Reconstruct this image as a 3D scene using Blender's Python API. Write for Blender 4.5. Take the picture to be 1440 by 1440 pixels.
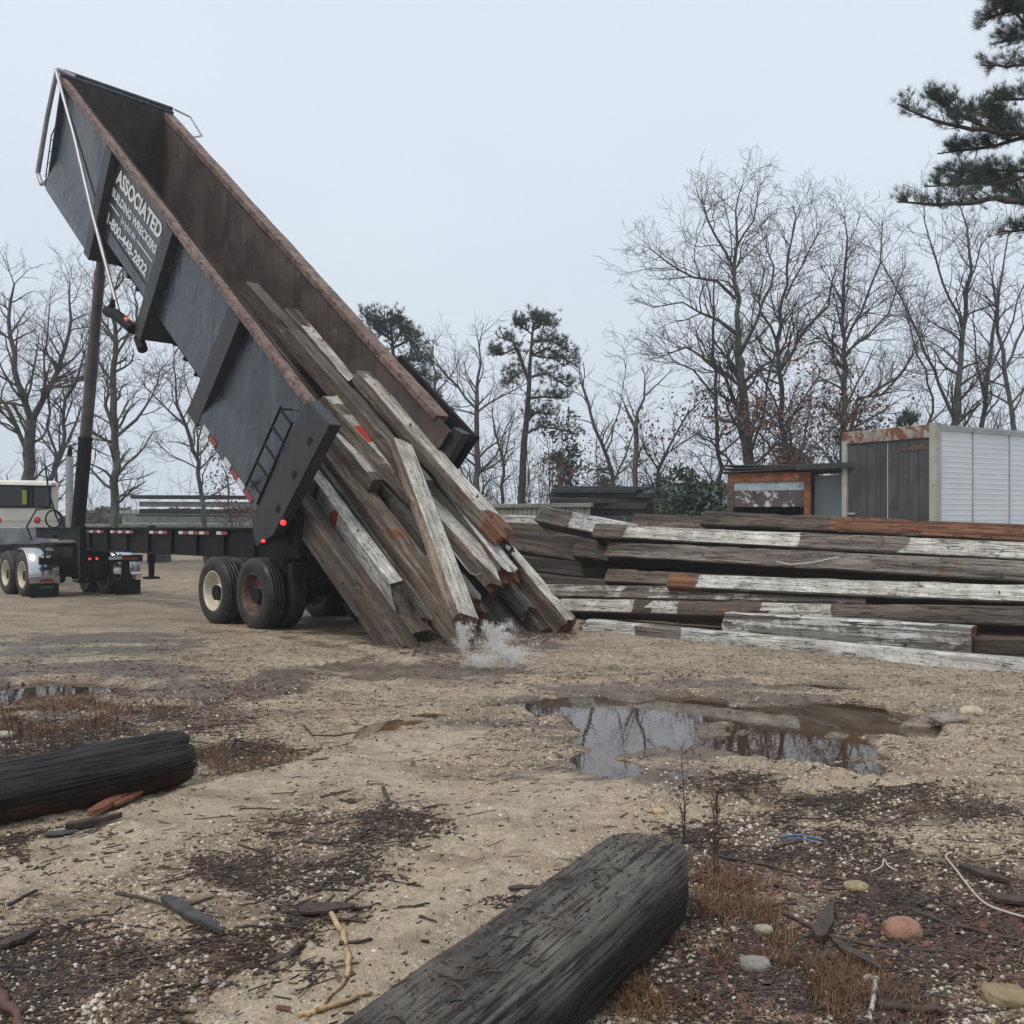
import bpy, math, random
import numpy as np
from mathutils import Vector, Matrix
R=math.radians
for o in list(bpy.data.objects): bpy.data.objects.remove(o, do_unlink=True)
sc=bpy.context.scene
# ---------------------------------------------------------------- camera, sky, sun, exposure
F=1287.0; HY=722.0; CH=1.65
cam=bpy.data.objects.new('camera',bpy.data.cameras.new('camera'))
sc.collection.objects.link(cam); sc.camera=cam
cam.location=(0,0,CH); cam.rotation_euler=(R(90),0,0)
cam.data.sensor_width=36; cam.data.lens=36*F/1440; cam.data.shift_y=(HY-720)/1440
cam.data.clip_start=.05; cam.data.clip_end=3000
sc.view_settings.view_transform='Standard'; sc.view_settings.look='None'
sc.view_settings.exposure=0.32; sc.view_settings.gamma=1
SUN_EL=R(48); SUN_AZ=R(-150)
w=bpy.data.worlds.new('World'); sc.world=w; w.use_nodes=True
nt=w.node_tree; nt.nodes.clear()
out=nt.nodes.new('ShaderNodeOutputWorld'); bg=nt.nodes.new('ShaderNodeBackground')
sky=nt.nodes.new('ShaderNodeTexSky'); sky.sky_type='NISHITA'; sky.sun_disc=False
sky.sun_elevation=SUN_EL; sky.sun_rotation=SUN_AZ; sky.air_density=1.0; sky.dust_density=5.0; sky.ozone_density=2
tc=nt.nodes.new('ShaderNodeTexCoord'); mp=nt.nodes.new('ShaderNodeMapping'); mp.inputs['Scale'].default_value=(1,1,3)
ns=nt.nodes.new('ShaderNodeTexNoise'); ns.inputs['Scale'].default_value=1.6; ns.inputs['Detail'].default_value=4; ns.inputs['Roughness'].default_value=.45
cr=nt.nodes.new('ShaderNodeValToRGB')      # the cloud layer: nearly even, slightly bluish grey
cr.color_ramp.elements[0].position=.3; cr.color_ramp.elements[0].color=(5.85,6.5,7.3,1)
cr.color_ramp.elements[1].position=.75; cr.color_ramp.elements[1].color=(6.4,7.05,7.8,1)
mx=nt.nodes.new('ShaderNodeMix'); mx.data_type='RGBA'; mx.inputs['Factor'].default_value=.96
nt.links.new(tc.outputs['Generated'],mp.inputs['Vector']); nt.links.new(mp.outputs['Vector'],ns.inputs['Vector'])
nt.links.new(ns.outputs['Fac'],cr.inputs['Fac'])
nt.links.new(sky.outputs['Color'],mx.inputs[6]); nt.links.new(cr.outputs['Color'],mx.inputs[7])
sx=nt.nodes.new('ShaderNodeSeparateXYZ'); nt.links.new(tc.outputs['Generated'],sx.inputs[0])
mr=nt.nodes.new('ShaderNodeMapRange'); mr.inputs['From Min'].default_value=0; mr.inputs['From Max'].default_value=.5; mr.inputs['To Min'].default_value=.90; mr.inputs['To Max'].default_value=1.03
nt.links.new(sx.outputs[2],mr.inputs[0]); vm=nt.nodes.new('ShaderNodeVectorMath'); vm.operation='SCALE'; nt.links.new(mx.outputs[2],vm.inputs[0]); nt.links.new(mr.outputs[0],vm.inputs['Scale'])
nt.links.new(vm.outputs[0],bg.inputs['Color']); bg.inputs['Strength'].default_value=0.1
nt.links.new(bg.outputs[0],out.inputs['Surface'])
sl=bpy.data.lights.new('sun','SUN'); sl.energy=1.5; sl.angle=R(18); sl.color=(1,.94,.86)
so=bpy.data.objects.new('sun',sl); sc.collection.objects.link(so)
# direction to the sun: high, behind-left of the camera
sd=Vector((-.45*math.cos(SUN_EL),-.5*math.cos(SUN_EL),math.sin(SUN_EL))).normalized()
so.rotation_euler=sd.to_track_quat('Z','Y').to_euler()
sky.sun_rotation=math.atan2(sd.x,sd.y)

# ---------------------------------------------------------------- helpers
COL=sc.collection
def P(px,py,Y): return Vector(((px-720)/F*Y, Y, CH-(py-HY)/F*Y))
def tag(o,label=None,cat=None,group=None,kind=None):
    if label: o['label']=label
    if cat: o['category']=cat
    if group: o['group']=group
    if kind: o['kind']=kind
    return o
def empty(name,loc,label,cat,group=None):
    o=bpy.data.objects.new(name,None); COL.objects.link(o); o.location=loc; o.empty_display_size=.2
    return tag(o,label,cat,group)
def worldpos(o):
    v=Vector((0,0,0))
    while o is not None:
        v=v+Vector(o.location); o=o.parent
    return v
class MB:
    """collects geometry in world coordinates"""
    def __init__(s): s.v=[]; s.f=[]; s.sm=[]
    def add(s,vs,fs,smooth=False):
        b=len(s.v); s.v+= [tuple(v) for v in vs]
        for f in fs: s.f.append(tuple(b+i for i in f)); s.sm.append(smooth)
    def hexa(s,p):   # 8 points: bottom quad 0-3, top quad 4-7
        s.add(p,[(3,2,1,0),(4,5,6,7),(0,1,5,4),(1,2,6,5),(2,3,7,6),(3,0,4,7)])
    def box(s,c,d,ax=None):
        c=Vector(c)
        X,Y,Z=ax if ax else (Vector((1,0,0)),Vector((0,1,0)),Vector((0,0,1)))
        X,Y,Z=X*d[0]/2,Y*d[1]/2,Z*d[2]/2
        s.hexa([c-X-Y-Z,c+X-Y-Z,c+X+Y-Z,c-X+Y-Z,c-X-Y+Z,c+X-Y+Z,c+X+Y+Z,c-X+Y+Z])
    def prism(s,pts,ex):
        n=len(pts); ex=Vector(ex); a=[Vector(p) for p in pts]
        s.add(a+[p+ex for p in a],[tuple(range(n))[::-1],tuple(range(n,2*n))]+[(i,(i+1)%n,n+(i+1)%n,n+i) for i in range(n)])
    def tube(s,pts,rad,sides=6,smooth=True,caps=True):
        pts=[Vector(p) for p in pts]; n=len(pts)
        if not hasattr(rad,'__len__'): rad=[rad]*n
        vs=[]; t0=(pts[1]-pts[0]).normalized()
        a=t0.orthogonal().normalized()
        for i in range(n):
            t=(pts[min(i+1,n-1)]-pts[max(i-1,0)])
            t=t.normalized() if t.length>1e-9 else t0
            a=(a-t*a.dot(t)); a=a.normalized() if a.length>1e-6 else t.orthogonal().normalized()
            b=t.cross(a)
            for k in range(sides):
                q=2*math.pi*k/sides
                vs.append(pts[i]+(a*math.cos(q)+b*math.sin(q))*rad[i])
        fs=[(i*sides+k,i*sides+(k+1)%sides,(i+1)*sides+(k+1)%sides,(i+1)*sides+k) for i in range(n-1) for k in range(sides)]
        s.add(vs,fs,smooth)
        if caps: s.add(vs[:sides],[tuple(range(sides))[::-1]]); s.add(vs[-sides:],[tuple(range(sides))])
    def lathe(s,o,ax,prof,seg=40,smooth=True,ref=None):   # prof: (radius, height along ax)
        o=Vector(o); ax=Vector(ax).normalized(); a=ax.orthogonal().normalized() if ref is None else Vector(ref); b=ax.cross(a)
        vs=[o+ax*h+(a*math.cos(2*math.pi*k/seg)+b*math.sin(2*math.pi*k/seg))*r for r,h in prof for k in range(seg)]
        m=len(prof)
        s.add(vs,[(i*seg+k,i*seg+(k+1)%seg,(i+1)*seg+(k+1)%seg,(i+1)*seg+k) for i in range(m-1) for k in range(seg)],smooth)
    def build(s,name,mat,parent=None,bevel=0,label=None,cat=None,group=None,kind=None,origin=None):
        me=bpy.data.meshes.new(name)
        base=worldpos(parent) if parent is not None else Vector(origin) if origin is not None else Vector((0,0,0))
        me.from_pydata([Vector(v)-base for v in s.v],[],s.f)
        me.polygons.foreach_set('use_smooth',s.sm); me.update()
        if mat is not None: me.materials.append(mat)
        o=bpy.data.objects.new(name,me); COL.objects.link(o)
        if parent is not None: o.parent=parent
        else: o.location=base
        if bevel:
            m=o.modifiers.new('bevel','BEVEL'); m.width=bevel; m.segments=2; m.limit_method='ANGLE'; m.angle_limit=R(40)
            m.harden_normals=False
        return tag(o,label,cat,group,kind)
def npmesh(name,verts,quads,mat,smooth=True,tris=None):
    me=bpy.data.meshes.new(name)
    me.vertices.add(len(verts)); me.vertices.foreach_set('co',np.asarray(verts,dtype=np.float32).ravel())
    loops=[]; starts=[]; tot=0
    fl=[]
    if quads is not None and len(quads):
        q=np.asarray(quads,dtype=np.int32); fl.append((q,4))
    if tris is not None and len(tris):
        q=np.asarray(tris,dtype=np.int32); fl.append((q,3))
    lo=np.concatenate([q.ravel() for q,k in fl]); st=[]; c=0
    for q,k in fl:
        st.append(c+np.arange(len(q))*k); c+=len(q)*k
    st=np.concatenate(st).astype(np.int32)
    me.loops.add(len(lo)); me.loops.foreach_set('vertex_index',lo)
    me.polygons.add(len(st)); me.polygons.foreach_set('loop_start',st)
    me.polygons.foreach_set('use_smooth',np.full(len(st),smooth))
    me.update(calc_edges=True)
    if mat: me.materials.append(mat)
    o=bpy.data.objects.new(name,me); COL.objects.link(o)
    return o
# value noise
_g=np.random.default_rng(5); _T=_g.random((256,256))
def vn(x,y):
    x=np.asarray(x,float); y=np.asarray(y,float)
    xi=np.floor(x).astype(int); yi=np.floor(y).astype(int); fx=x-xi; fy=y-yi
    fx=fx*fx*(3-2*fx); fy=fy*fy*(3-2*fy)
    a=_T[xi&255,yi&255]; b=_T[(xi+1)&255,yi&255]; c=_T[xi&255,(yi+1)&255]; d=_T[(xi+1)&255,(yi+1)&255]
    return ((a*(1-fx)+b*fx)*(1-fy)+(c*(1-fx)+d*fx)*fy)*2-1
def fbm(x,y,o=4,g=.5):
    s=0; a=1; n=0
    for i in range(o):
        s=s+a*vn(x*2**i+17.3*i,y*2**i+9.1*i); n+=a; a*=g
    return s/n

# ---------------------------------------------------------------- materials
class N:
    def __init__(s,name):
        s.m=bpy.data.materials.new(name); s.m.use_nodes=True; s.t=s.m.node_tree; s.t.nodes.clear()
        s.o=s.t.nodes.new('ShaderNodeOutputMaterial'); s.p=s.t.nodes.new('ShaderNodeBsdfPrincipled')
        s.t.links.new(s.p.outputs[0],s.o.inputs['Surface'])
    def n(s,ty,**k):
        d=s.t.nodes.new('ShaderNode'+ty)
        for a,b in k.items():
            if hasattr(d,a): setattr(d,a,b)
            else: d.inputs[a].default_value=b
        return d
    def l(s,a,b): s.t.links.new(a,b)
    def coords(s,kind='Object',scale=(1,1,1),rnd=True):
        c=s.n('TexCoord'); m=s.n('Mapping'); m.inputs['Scale'].default_value=scale
        if rnd:
            oi=s.n('ObjectInfo'); v=s.n('Math',operation='MULTIPLY'); v.inputs[1].default_value=40
            s.l(oi.outputs['Random'],v.inputs[0]); a=s.n('VectorMath',operation='ADD')
            s.l(c.outputs[kind],a.inputs[0]); s.l(v.outputs[0],a.inputs[1]); s.l(a.outputs[0],m.inputs['Vector'])
        else: s.l(c.outputs[kind],m.inputs['Vector'])
        return m.outputs[0]
    def noise(s,vec,scale,detail=4,rough=.55,dist=0):
        d=s.n('TexNoise'); d.inputs['Scale'].default_value=scale; d.inputs['Detail'].default_value=detail
        d.inputs['Roughness'].default_value=rough; d.inputs['Distortion'].default_value=dist
        s.l(vec,d.inputs['Vector']); return d.outputs['Fac']
    def ramp(s,fac,a,b,ca=(0,0,0,1),cb=(1,1,1,1)):
        d=s.n('ValToRGB'); e=d.color_ramp.elements; e[0].position=a; e[1].position=b
        e[0].color=ca if len(ca)==4 else (*ca,1); e[1].color=cb if len(cb)==4 else (*cb,1)
        s.l(fac,d.inputs['Fac']); return d.outputs['Color']
    def step(s,fac,a,b):
        d=s.n('MapRange'); d.inputs['From Min'].default_value=a; d.inputs['From Max'].default_value=b
        if hasattr(fac,'links'): s.l(fac,d.inputs['Value'])
        else: d.inputs['Value'].default_value=fac
        return d.outputs[0]
    def math(s,op,a,b=None,clamp=False):
        d=s.n('Math',operation=op); d.use_clamp=clamp
        for i,x in enumerate((a,b)):
            if x is None: continue
            if hasattr(x,'links'): s.l(x,d.inputs[i])
            else: d.inputs[i].default_value=x
        return d.outputs[0]
    def mix(s,fac,a,b,mode='MIX'):
        d=s.n('Mix',data_type='RGBA',blend_type=mode)
        for i,x in ((0,fac),(6,a),(7,b)):
            if hasattr(x,'links'): s.l(x,d.inputs[i])
            elif i==0: d.inputs[0].default_value=x
            else: d.inputs[i].default_value=x if len(x)==4 else (*x,1)
        return d.outputs[2]
    def bump(s,h,strength=.5,dist=.01,prev=None):
        d=s.n('Bump'); d.inputs['Strength'].default_value=strength; d.inputs['Distance'].default_value=dist
        s.l(h,d.inputs['Height'])
        if prev is not None: s.l(prev,d.inputs['Normal'])
        return d.outputs[0]
    def cracks(s,vec,scale,width):
        d=s.n('TexVoronoi'); d.feature='DISTANCE_TO_EDGE'; d.inputs['Scale'].default_value=scale; s.l(vec,d.inputs['Vector'])
        return s.step(d.outputs['Distance'],width,width*.15)
    def warp(s,vec,scale,amt):
        d=s.n('TexNoise'); d.inputs['Scale'].default_value=scale; d.inputs['Detail'].default_value=4; s.l(vec,d.inputs['Vector'])
        a=s.n('VectorMath',operation='SCALE'); a.inputs['Scale'].default_value=amt; s.l(d.outputs['Color'],a.inputs[0]); b=s.n('VectorMath',operation='ADD'); s.l(vec,b.inputs[0]); s.l(a.outputs[0],b.inputs[1]); return b.outputs[0]
    def attr(s,name,ty='GEOMETRY'):
        d=s.n('Attribute'); d.attribute_name=name; return d
    def fin(s,col=None,rough=None,metal=None,normal=None,spec=None,**k):
        for nm,x in (('Base Color',col),('Roughness',rough),('Metallic',metal),('Normal',normal),('Specular IOR Level',spec)):
            if x is None: continue
            if hasattr(x,'links'): s.l(x,s.p.inputs[nm])
            elif nm=='Base Color': s.p.inputs[nm].default_value=(*x,1) if len(x)==3 else x
            else: s.p.inputs[nm].default_value=x
        for a,b in k.items(): s.p.inputs[a.replace('_',' ')].default_value=b
        return s.m
def weathered(name,c1,c2,scale=3,rough=(.4,.65),metal=0,c3=None,t3=(.55,.62),s3=5,bump=.15,streak=None,bs=40,rnd=True,spec=None,dent=0):
    n=N(name); v=n.coords(rnd=rnd); f=n.noise(v,scale,6,.6)
    col=n.mix(n.step(f,.35,.65),c1,c2)
    r=n.step(f,.3,.7); ro=n.math('ADD',n.math('MULTIPLY',r,rough[1]-rough[0]),rough[0])
    if streak is not None:
        vs=n.coords(scale=(8,8,.6),rnd=rnd); g=n.noise(vs,1.2,5,.6)
        col=n.mix(n.math('MULTIPLY',n.step(g,.45,.75),streak[1]),col,streak[0])
    if c3 is not None:
        h=n.noise(v,s3,8,.7,.3); k=n.step(h,*t3); col=n.mix(k,col,c3)
        ro=n.math('MAXIMUM',ro,n.math('MULTIPLY',k,.8))
    bn=n.bump(n.noise(v,bs,4,.6),bump,.01)
    if dent: bn=n.bump(n.noise(v,1.6,3,.5,.3),dent,.12,bn)
    return n.fin(col,ro,metal,bn,spec)
M={}
M['navy']=weathered('dark_painted_steel',(.014,.018,.024),(.034,.040,.049),1.1,(.2,.42),0,(.075,.06,.05),(.63,.74),6,.14,((.075,.085,.10),.75),22,False,.5,.35)
M['navy2']=weathered('dark_painted_steel_edge',(.015,.016,.018),(.036,.036,.038),2,(.4,.6),0,(.09,.055,.04),(.6,.7),8,.15,((.06,.05,.045),.5),30,False,.35)
M['black']=weathered('black_steel',(.006,.006,.007),(.014,.013,.013),2,(.5,.75),0,(.035,.025,.02),(.6,.72),6,.15,None,30,False,.15)
M['rust']=weathered('rusty_rail',(.12,.062,.042),(.22,.145,.115),2.5,(.6,.8),0,(.045,.028,.022),(.48,.6),9,.4,((.3,.22,.19),.4),60,False)
M['inner']=weathered('worn_bare_steel_inside',(.045,.031,.026),(.10,.074,.062),1.3,(.5,.7),0,(.20,.155,.135),(.6,.78),4,.25,((.028,.02,.017),.7),25,False,.4,.3)
M['chrome']=weathered('polished_steel',(.6,.6,.6),(.45,.45,.45),3,(.12,.3),1,None,bump=.03,rnd=False)
M['alu']=weathered('dull_aluminium',(.30,.30,.31),(.46,.46,.47),4,(.35,.55),.6,None,bump=.06,rnd=False)
M['hoist']=weathered('hoist_steel',(.05,.042,.04),(.11,.095,.09),3,(.3,.5),.3,(.06,.035,.025),(.6,.7),6,.1,None,rnd=False)
M['cream']=weathered('cream_paint',(.70,.68,.58),(.76,.74,.65),2,(.3,.45),0,(.4,.36,.27),(.62,.8),3,.03,((.5,.46,.36),.3),rnd=False)
M['rimcream']=weathered('cream_wheel_paint',(.62,.57,.45),(.5,.44,.33),6,(.4,.6),0,(.2,.13,.08),(.62,.72),7,.1,rnd=False)
M['rimrust']=weathered('rusted_wheel_steel',(.16,.075,.045),(.07,.045,.035),8,(.6,.8),0,(.03,.025,.022),(.5,.62),9,.3,rnd=False)
M['whitetape']=N('white_reflector').fin((.5,.5,.5),.4)
M['redtape']=N('red_reflector').fin((.26,.02,.022),.4)
M['orange']=N('orange_marker').fin((.8,.18,.04),.3)
M['letter']=weathered('cream_lettering',(.70,.71,.67),(.55,.57,.54),9,(.5,.6),0,(.12,.14,.15),(.63,.7),20,.02,rnd=False)
def glass():
    n=N('dark_cab_glass'); return n.fin((.012,.016,.018),.04)
M['glass']=glass()
def lampm(name,c,e):
    n=N(name); n.fin(c,.2); n.p.inputs['Emission Color'].default_value=(*c,1); n.p.inputs['Emission Strength'].default_value=e; return n.m
M['lamp']=lampm('lit_red_lamp',(.85,.03,.03),1.5)
M['lampoff']=N('red_lamp_lens').fin((.6,.03,.03),.2)
def rubber():
    n=N('muddy_tyre_rubber'); v=n.coords(rnd=True); f=n.noise(v,5,6,.65)
    col=n.mix(n.step(f,.4,.7),(.011,.011,.011),(.05,.043,.036)); 
    return n.fin(col,n.math('ADD',n.step(f,.2,1.3),.2),0,n.bump(n.noise(v,45,3),.25,.006),.25)
M['rubber']=rubber()
def timber_mat():
    n=N('old_painted_timber'); v=n.coords(scale=(.05,1,1)); vf=n.coords(scale=(1,1,1))
    oi=n.n('ObjectInfo')
    g=n.noise(v,9,8,.7,.4); g2=n.noise(v,60,4,.6); big=n.noise(vf,1.6,4,.6)
    a=n.attr('mask'); sp=n.n('SeparateColor'); n.l(a.outputs['Color'],sp.inputs[0])
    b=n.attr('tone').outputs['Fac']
    wood=n.mix(n.step(g,.36,.66),(.010,.008,.007),(.070,.050,.038))
    wood=n.mix(n.math('MULTIPLY',n.step(big,.5,.72),.6),wood,(.05,.03,.02))
    # lighter weathered timbers for a higher tone value
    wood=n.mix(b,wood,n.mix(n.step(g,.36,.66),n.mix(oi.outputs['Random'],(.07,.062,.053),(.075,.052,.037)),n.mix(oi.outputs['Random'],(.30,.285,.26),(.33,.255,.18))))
    gc=n.noise(n.coords(scale=(.035,1,1)),13,3,.6,.25); crk=n.math('MAXIMUM',n.step(n.math('ABSOLUTE',n.math('SUBTRACT',gc,.5)),.016,.004),n.math('MULTIPLY',n.cracks(n.warp(n.coords(scale=(.09,1,1)),5,.12),26,.035),n.step(n.noise(vf,2.6,3),.42,.6)))
    wood=n.mix(n.math('MULTIPLY',n.step(g2,.55,.62),.6),wood,(.012,.01,.009))
    wood=n.mix(n.math('MULTIPLY',n.step(n.noise(vf,2.2,7,.7,.4),.55,.66),.55),wood,n.mix(n.step(g,.4,.62),(.05,.02,.011),(.20,.085,.042)))
    fresh=n.mix(n.step(g,.38,.66),(.06,.022,.012),(.32,.14,.065))
    fm=n.step(n.math('SUBTRACT',n.math('MULTIPLY',sp.outputs[1],.85),n.noise(vf,4.5,7,.75,.5)),-.03,.05); col=n.mix(fm,wood,fresh)
    pc=n.mix(n.step(n.noise(vf,3,6,.65),.35,.65),n.mix(oi.outputs['Random'],(.36,.355,.335),(.38,.345,.28)),n.mix(oi.outputs['Random'],(.68,.675,.65),(.74,.695,.60)))
    pc=n.mix(n.math('MULTIPLY',n.step(n.noise(v,16,6,.7),.48,.66),.6),pc,(.15,.125,.095)); pc=n.mix(n.math('MULTIPLY',n.step(n.noise(vf,9,8,.8,.5),.56,.64),.42),pc,(.13,.095,.062))
    pc=n.mix(n.math('MULTIPLY',n.step(n.noise(vf,22,5,.7),.55,.62),.55),pc,(.09,.075,.06))
    pn=n.math('ADD',n.math('MULTIPLY',n.noise(v,7,8,.75,.6),.62),n.math('MULTIPLY',n.noise(vf,2.1,6,.65),.38))
    # paint stays where noise < coverage
    cov=n.math('SUBTRACT',n.math('ADD',n.math('MULTIPLY',sp.outputs[0],.80),-.04),pn)
    pm=n.step(cov,-.012,.02); pm=n.math('MULTIPLY',pm,1.0,True)
    col=n.mix(pm,col,pc)
    rm=n.step(n.math('SUBTRACT',n.math('MULTIPLY',sp.outputs[2],.95),n.noise(vf,6,7,.75,.4)),.0,.03); col=n.mix(rm,col,(.42,.05,.03))
    col=n.mix(n.math('MULTIPLY',crk,.85),col,(.012,.01,.009))
    h=n.math('ADD',n.math('MULTIPLY',g,1.0),n.math('MULTIPLY',g2,.6)); h=n.math('ADD',h,n.math('MULTIPLY',pm,.3)); h=n.math('SUBTRACT',h,n.math('MULTIPLY',crk,1.2))
    ro=n.math('ADD',n.math('MULTIPLY',g,.35),.42)
    return n.fin(col,ro,0,n.bump(h,.7,.012),.3)
M['timber']=timber_mat()
def log_mat():
    n=N('wet_charred_log'); vf=n.coords(); big=n.noise(vf,2.6,6,.65)
    wv=n.warp(n.coords(scale=(.03,1,1)),4,.02); fib=n.noise(n.coords(scale=(.015,1,1)),90,4,.55); fine=n.noise(vf,70,5,.75)
    r1=n.noise(wv,15,4,.6); c1=n.step(n.math('ABSOLUTE',n.math('SUBTRACT',r1,.5)),.014,.006); r2=n.noise(wv,44,3,.5); c2=n.step(n.math('ABSOLUTE',n.math('SUBTRACT',r2,.5)),.016,.006); gate=n.step(n.noise(vf,5,4,.6),.40,.56)
    crk=n.math('MAXIMUM',n.math('MULTIPLY',c1,n.math('ADD',n.math('MULTIPLY',gate,.6),.35)),n.math('MULTIPLY',c2,n.math('MULTIPLY',gate,.7)))
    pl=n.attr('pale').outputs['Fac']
    dark=n.mix(n.step(fib,.3,.7),(.007,.0065,.006),(.024,.021,.019))
    pale=n.mix(n.step(big,.38,.70),(.055,.047,.040),(.20,.178,.152)); pale=n.mix(n.math('MULTIPLY',n.step(fib,.56,.44),.22),pale,(.05,.043,.037)); pale=n.mix(n.math('MULTIPLY',n.step(n.noise(vf,190,3,.6),.5,.62),.4),pale,(.03,.024,.019)); pale=n.mix(n.math('MULTIPLY',n.step(n.noise(vf,24,8,.8),.56,.66),.3),pale,(.19,.17,.145))
    pale=n.mix(n.math('MULTIPLY',n.step(fine,.56,.66),.55),pale,(.035,.024,.017))
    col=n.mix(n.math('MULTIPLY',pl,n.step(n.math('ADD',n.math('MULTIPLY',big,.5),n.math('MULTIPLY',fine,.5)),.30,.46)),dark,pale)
    col=n.mix(n.math('MULTIPLY',crk,.92),col,(.006,.005,.005))
    at=n.attr('rot').outputs['Fac']; col=n.mix(n.math('MULTIPLY',at,n.step(n.noise(vf,7,6,.7),.42,.55)),col,(.10,.035,.014))
    h=n.math('SUBTRACT',n.math('ADD',n.math('MULTIPLY',fib,.25),n.math('MULTIPLY',fine,.7)),n.math('MULTIPLY',crk,1.3))
    return n.fin(col,n.math('ADD',n.math('MULTIPLY',big,.5),.16),0,n.bump(h,.9,.012),.25)
M['log']=log_mat()
def bark(name,c1,c2,lich):
    n=N(name); v=n.coords(scale=(1,1,.3)); vf=n.coords()
    col=n.mix(n.step(n.noise(v,14,6,.7),.35,.65),c1,c2)
    if lich: col=n.mix(n.math('MULTIPLY',n.step(n.noise(vf,1.3,6,.7),.48,.62),.75),col,(.13,.145,.095))
    return n.fin(col,.85,0,n.bump(n.noise(v,30,4),.6,.03))
M['bark']=bark('grey_bark',(.04,.034,.03),(.095,.083,.072),True)
M['barkdark']=bark('dark_pine_bark',(.035,.027,.024),(.08,.062,.053),False)
M['twig']=N('twig_bark').fin((.075,.062,.055),.85)
def foliage(name,c1,c2,sc_=3,tr=.15):
    n=N(name); v=n.coords(); g=n.n('NewGeometry'); r=n.step(g.outputs['Random Per Island'],0,1)
    col=n.mix(r,c1,c2); col=n.mix(n.math('MULTIPLY',n.step(n.noise(v,sc_,4),.4,.65),.5),col,tuple(x*.5 for x in c1))
    return n.fin(col,.6,0)
M['needle']=foliage('pine_needles',(.03,.048,.028),(.075,.098,.055))
M['evergreen']=foliage('evergreen_leaves',(.035,.06,.032),(.08,.105,.06))
M['redleaf']=foliage('dead_oak_leaves',(.085,.034,.022),(.19,.085,.052))
M['leaf']=foliage('wet_fallen_leaves',(.05,.018,.013),(.17,.07,.04))
M['litter']=foliage('wood_litter',(.010,.008,.007),(.12,.075,.048),1)
M['chips']=foliage('pale_wood_chips',(.09,.055,.035),(.38,.27,.17),1)
M['straw']=foliage('dead_grass',(.075,.03,.014),(.27,.14,.06),2)
M['pebble']=foliage('pebbles',(.22,.17,.11),(.66,.60,.50),2)
M['pebble2']=foliage('pebbles_dark',(.12,.07,.05),(.3,.2,.14),2)
def plain(name,c1,c2,s=6,r=(.5,.8),b=.3,c3=None,t3=(.55,.65),s3=8): 
    return weathered(name,c1,c2,s,r,0,c3,t3,s3,b)
M['teal']=plain('teal_siding',(.22,.43,.4),(.26,.48,.44),1,b=.02)
M['darkwood']=plain('tarred_wood',(.018,.018,.02),(.045,.045,.048),4)
M['greywood']=plain('grey_weathered_wood',(.14,.14,.12),(.3,.3,.27),3,c3=(.09,.11,.05),t3=(.56,.66),s3=3)
# ---------------------------------------------------------------- ground
def ell(cx,cy,rx,ry):
    Y=CH*F/(cy-HY); return ((cx-720)/F*Y, Y, rx/F*Y, ry*Y*Y/(CH*F))
def emask(x,y,els,soft=.35,wob=.35,sc_=1.0,seed=0):
    m=np.zeros_like(x)
    nz=fbm(x*sc_*1.3+seed,y*sc_*1.3-seed,4,.55)*wob
    for (cx,cy,rx,ry) in els:
        d=np.sqrt(((x-cx)/rx)**2+((y-cy)/ry)**2)+nz
        m=np.maximum(m,np.clip((1+soft-d)/(2*soft),0,1))
    return m*m*(3-2*m)
PUD=[ell(*e) for e in [(880,1015,85,42),(850,1066,50,20),(790,988,60,14),(960,992,110,18),(1140,1006,160,26),(1110,1040,110,20),(1205,1072,30,8)]]
PUD2=[ell(*e) for e in [(60,968,110,15),(225,990,60,5),(-60,985,90,16)]]
PUD3=[ell(*e) for e in [(560,948,80,5),(1150,962,70,6),(480,935,70,3.5),(610,1000,26,3),(690,940,60,7)]]
LIT=[ell(*e) for e in [(500,1160,110,32),(400,1225,150,30),(470,1300,90,25),(60,1200,90,25),(150,1385,260,70),(40,1030,120,45),(230,1010,110,25),
      (340,1062,110,20),(1230,1360,330,120),(1080,1190,170,50),(1330,1230,170,40),(1000,1100,80,20),(1250,1130,200,25),(820,1380,80,30),(720,1262,40,8)]]
MUD=[ell(*e) for e in [(120,905,190,22),(100,950,210,26),(300,965,200,14),(560,945,180,14),(690,955,90,22),(1000,985,330,40),(900,1050,160,45),(400,885,150,5),(740,905,60,8),(590,905,120,10),(860,1000,200,60)]]
# wheel tracks: soft ruts, each a polyline on the ground
def gpt(px,py): Y=CH*F/(py-HY); return ((px-720)/F*Y,Y)
TRK=[[gpt(*q) for q in l] for l in [
 [(-160,1300),(100,1212),(300,1140),(460,1085),(620,1035),(760,995)],[(-160,1215),(200,1120),(420,1050),(600,1000),(720,968)],
 [(120,1500),(330,1380),(520,1265),(700,1165),(850,1085),(980,1030)],[(560,1440),(700,1290),(800,1190),(930,1100),(1040,1050)],
 [(-40,850),(180,862),(380,888),(560,930),(720,975)],[(-40,880),(200,892),(360,915),(520,950),(640,985)],[(-40,823),(200,820),(420,828),(700,850)],[(-40,838),(200,836),(420,850),(640,880)],[(150,790),(300,796),(500,806),(900,815)],
 [(1500,1040),(1300,1085),(1100,1110),(960,1150)],[(1500,1100),(1250,1150),(1080,1180)],[(300,940),(480,930),(640,950),(800,960),(1000,955),(1250,968)],[(250,965),(420,955),(600,965),(740,985)]]]
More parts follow.
